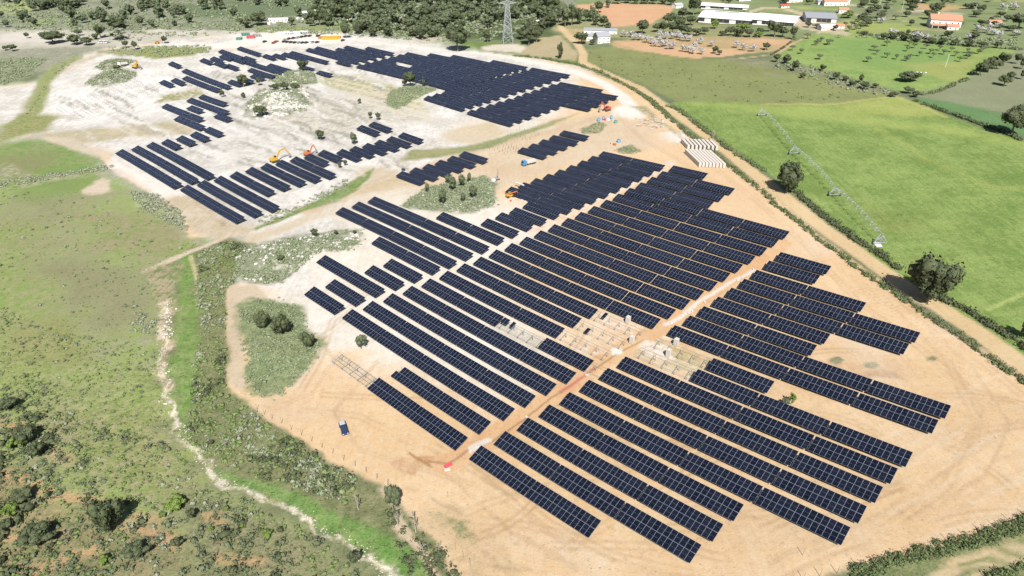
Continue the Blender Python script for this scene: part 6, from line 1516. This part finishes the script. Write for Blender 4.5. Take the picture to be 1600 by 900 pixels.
def heap(px, py, L, W, H, m, label, name='material_stack'):
    t = empty(name, P3(px, py), .05, label, 'stack'); r = random.Random(int(px)); k = 0
    for i in range(5):
        for j in range(2): b = MB(); b.box((-L/2+(i+.5)*L/5, -W/2+(j+.5)*W/2, H*.5*r.uniform(.8, 1)), (L/5*.94, W/2*.92, H*r.uniform(.85, 1))); b.obj('bundle', m, t)
heap(516, 61, 15, 8, 2.2, M['yellow'], 'yellow wrapped bundles at the right end of the camp'); heap(526, 60, 8, 7, 2.0, M['yellow'], 'smaller yellow bundles at the far right of the camp'); heap(505, 60, 9, 6, 1.6, M['orange'], 'orange brown bundles left of the yellow ones')
heap(374, 62, 5, 5, 2, M['greent'], 'green bundle stack at the left end of the camp')
# blue reflective tarp sheets among the far left tables
# buildings
def house(px, py, rz, W, Dp, H, roofm, label, wallm=None, roof='gable', rh=2.2, wins=(3, 1), storeys=1, name='house', cat='house', door=True, over=.4):
    t = empty(name, P3(px, py), rz, label, cat); wm = wallm or M['plaster']
    b = MB(); b.box((0, 0, H/2-.3), (W, Dp, H+.6))
    if roof == 'gable':
        for s in (-1, 1): b.poly([(s*W/2, -Dp/2, H), (s*W/2, Dp/2, H), (s*W/2, 0, H+rh)])
    b.obj('wall', wm, t)
    b = MB(); th = .18; ov = over
    if roof == 'gable':
        for s in (-1, 1):
            y0, y1 = s*(Dp/2+ov), 0; z0 = H-rh*ov/(Dp/2); z1 = H+rh
            pts = [(-W/2-ov, y0, z0), (W/2+ov, y0, z0), (W/2+ov, y1, z1), (-W/2-ov, y1, z1)]
            if s > 0: pts = pts[::-1]
            up = [(x, y, z+th) for x, y, z in pts]; b.poly(up); b.poly(pts[::-1])
            for k in range(4): j = (k+1) % 4; b.poly([pts[k], pts[j], up[j], up[k]])
    else:
        b.box((0, 0, H+.12), (W+2*ov, Dp+2*ov, .22), 0, Matrix.Rotation(.04, 3, 'X'))
    b.obj('roof', roofm, t)
    for st in range(storeys):
        z = 1.5+st*2.9; n = wins[0]
        for k in range(n):
            x = -W/2+(k+.5)*W/n
            if door and st == 0 and k == n//2:
                b = MB(); b.box((x, -Dp/2-.03, 1.05), (1.1, .08, 2.1)); b.obj('door', M['timber'], t); continue
            b = MB(); b.box((x, -Dp/2-.02, z), (1.2, .08, 1.3)); w = b.obj('window', M['white'], t); b = MB(); b.box((x, -Dp/2-.07, z), (1.0, .04, 1.1)); b.obj('pane', M['glassd'], w)
        for k in range(wins[1]):
            y = -Dp/2+(k+.5)*Dp/wins[1]
            b = MB(); b.box((W/2+.02, y, z), (.08, 1.1, 1.3)); w = b.obj('window', M['white'], t); b = MB(); b.box((W/2+.07, y, z), (.04, .9, 1.1)); b.obj('pane', M['glassd'], w)
    return t
# villa
v_ = house(1473, 41, -.32, 25, 17, 7.0, M['tile'], 'large white villa with red tiled roof on the upper right', rh=3.2, wins=(5, 3), storeys=2, name='villa', over=.6)
b = MB(); b.box((-1, -10.6, 3.0), (22, 4.6, .25), 0, Matrix.Rotation(.25, 3, 'X')); b.obj('porch_roof', M['tile'], v_)
for q in range(5): b = MB(); b.box((-11+q*5, -12.4, 1.2), (.4, .4, 2.4)); b.obj('porch_column', M['plaster'], v_)
b = MB(); b.box((-6, 2, 10.4), (1.0, 1.0, 1.8)); b.obj('chimney', M['plaster'], v_)
house(1487, 46, -.32, 9, 7, 3.2, M['tile'], 'small white annexe with red roof at the front of the villa', rh=1.3, wins=(2, 1), name='annexe')
house(1553, 38, -.2, 10, 6, 2.6, M['tile'], 'little hut with red roof right of the villa', rh=1.2, wins=(2, 1), name='hut')
# white house by the road
house(940, 66, .25, 12, 11, 6.2, M['greyroof'], 'white house with pale gable beside the dirt road', rh=3.0, wins=(3, 2), storeys=2)
house(925, 62, .18, 13, 8, 4.2, M['greyroof'], 'grey roofed wing left of the white house', rh=1.5, wins=(3, 1), name='outbuilding')
house(938, 52, -.13, 32, 10, 3.6, M['greyroof'], 'long grey roofed shed behind the white house', rh=1.3, wins=(6, 1), name='shed', cat='shed')
# barns
def hd(a, b_): return heading(a, b_)
def longb(a, b_, Dp, H, rm, label, rh=1.8, n=9, name='barn'):
    p, q = P3(*a), P3(*b_); L = (q-p).length; c = (p+q)/2; t = house((a[0]+b_[0])/2, (a[1]+b_[1])/2, hd(a, b_), L, Dp, H, rm, label, M['plaster'], 'gable', rh, (2, 1), 1, name, 'barn', False, .8)
    for k in range(n):
        if k % 4 == 1: continue
        bb = MB(); x = -L/2+(k+.5)*L/n; bb.box((x, -Dp/2-.06, H*.5), (L/n*.97, .1, H*.7)); bb.obj('eave_shade', M['dark'], t)  # dark boxes on the front wall stand for the shade under the eaves
    return t
lb = longb((1096, 30), (1182, 32.5), 42, 4.6, M['white'], 'long white roofed barn, left half, with dark shade strip under the eave')
b = MB(); b.box((-4, 8, 6.2), (24, 4.5, .3), 0, Matrix.Rotation(-.09, 3, 'X')); b.obj('skylight', M['greyroof'], lb)
longb((1181, 33.5), (1244, 36), 38, 4.2, M['white'], 'long white roofed barn, right half next to the cypress')
longb((1096, 12), (1168, 13.5), 16, 3, M['white'], 'narrow white greenhouse behind the long barn', 1.6, 10, 'greenhouse')
longb((1256, 31), (1302, 31), 32, 4.5, M['greyroof'], 'dark grey roofed barn right of the white barns', 2.0, 6)
house(1291, 46, .1, 14, 8, 3.4, M['white'], 'pale open shed in front of the grey barn', rh=1.2, wins=(3, 1), name='shed', cat='shed')
house(1306, 44, -.1, 13, 7, 2.8, M['tile'], 'low shed with reddish roof beside the olive slope', rh=1.0, wins=(2, 1), name='shed', cat='shed')
house(1303, 8, -.1, 24, 10, 4.5, M['tile'], 'farmhouse with long red roof at the top edge', rh=2.0, wins=(5, 1))
house(1318, 6, -.1, 10, 9, 6.5, M['plaster'], 'white tower-like house right of the farmhouse', rh=1.5, wins=(3, 2), storeys=2)
house(1317, 20, -.3, 9, 8, 3.6, M['tile'], 'small red roofed house below the white one', rh=1.6, wins=(2, 1))
house(1287, 6, 0, 16, 9, 3, M['greyroof'], 'grey roofed shed left of the red farmhouse', rh=1.2, wins=(3, 1), name='shed', cat='shed')
house(1235, 3, .1, 24, 9, 3.6, M['white'], 'pale white building among bare trees at the top', rh=1.4, wins=(5, 1))
house(1225, 12, .1, 9, 6, 2.6, M['red'], 'tiny shed with red roof at the top', rh=1.0, wins=(2, 1), name='shed', cat='shed')
house(1058, 12, .5, 10, 8, 3.4, M['silver'], 'small grey roofed house above the ploughed field', rh=1.6, wins=(2, 1))
house(1162, 1, .1, 14, 8, 3.4, M['white'], 'small white house at the very top behind the greenhouse', rh=1.6, wins=(3, 1))
house(482, 24, .2, 12, 7, 3.2, M['white'], 'small white building among trees at top left', rh=1.4, wins=(3, 1))
house(496, 22, .2, 11, 7, 3.2, M['white'], 'second white building among trees at top left', rh=1.4, wins=(3, 1))
house(436, 33, .1, 20, 6, 2.4, M['white'], 'row of low white ruins above the camp', rh=.8, wins=(5, 1), name='ruin', cat='ruin')
house(546, 31, .2, 6, 5, 3, M['bluet'], 'small blue hut at the edge of the wood', rh=1.0, wins=(2, 1), name='hut')
house(676, 3, .2, 10, 7, 3.4, M['bluet'], 'house with blue roof deep in the wood', rh=1.4, wins=(2, 1))
house(842, 40, .2, 7, 6, 4, M['white'], 'white hut at the edge of the wood near the pylon', rh=1.4, wins=(2, 1), name='hut')
for i, (a, b_) in enumerate([(420, 38), (428, 36), (445, 36), (456, 35), (466, 30), (474, 32)]): slab(a, b_, .3*i, (4, 2, 2), M['plaster'], 'ruined_wall', 'pale ruined wall, '+ORD[i+1]+' from the left above the camp', 'ruin')
# wayside poles on the upper right
pm = MB(); pm.tube((0, 0, 0), (0, 0, 9), .14, .09, 6); pm.bar((-.8, 0, 8.6), (.8, 0, 8.6), .1); PM = pm.mesh('utility_pole', M['white'])
for i, (a, b_) in enumerate([(1409, 16), (1522, 22), (1374, 10), (1570, 24), (853, 42), (1477, 105)]):
    tag(link('utility_pole', PM, loc=P3(a, b_)), 'thin pale utility pole, '+['left of the villa', 'right of the villa', 'at the far road bend', 'near the right end of the far road', 'by the wood edge', 'on the green slope'][i], 'utility pole')
# white stones near the lone bush on the slope
tree('bush', 1418, 127, 26, 12, 'dark oval bush beside white stones on the green slope', 'shrub', 'shrub')
for i in range(12):
    a, b_ = 1428+rg.uniform(0, 20), 113+rg.uniform(0, 6); p = P3(a, b_); V0, F0 = ico0(); o = link('boulder', fast_mesh('boulder', V0*np.random.default_rng(i).uniform(.7, 1.1, (12, 1))*np.array([1.2, 1, .7]), F0, M['rock']), loc=p); tag(o, 'white boulder, '+ORD[i+1]+' beside the oval bush on the green slope', 'boulder', 'white boulders on the green slope')
bpy.context.view_layer.update()
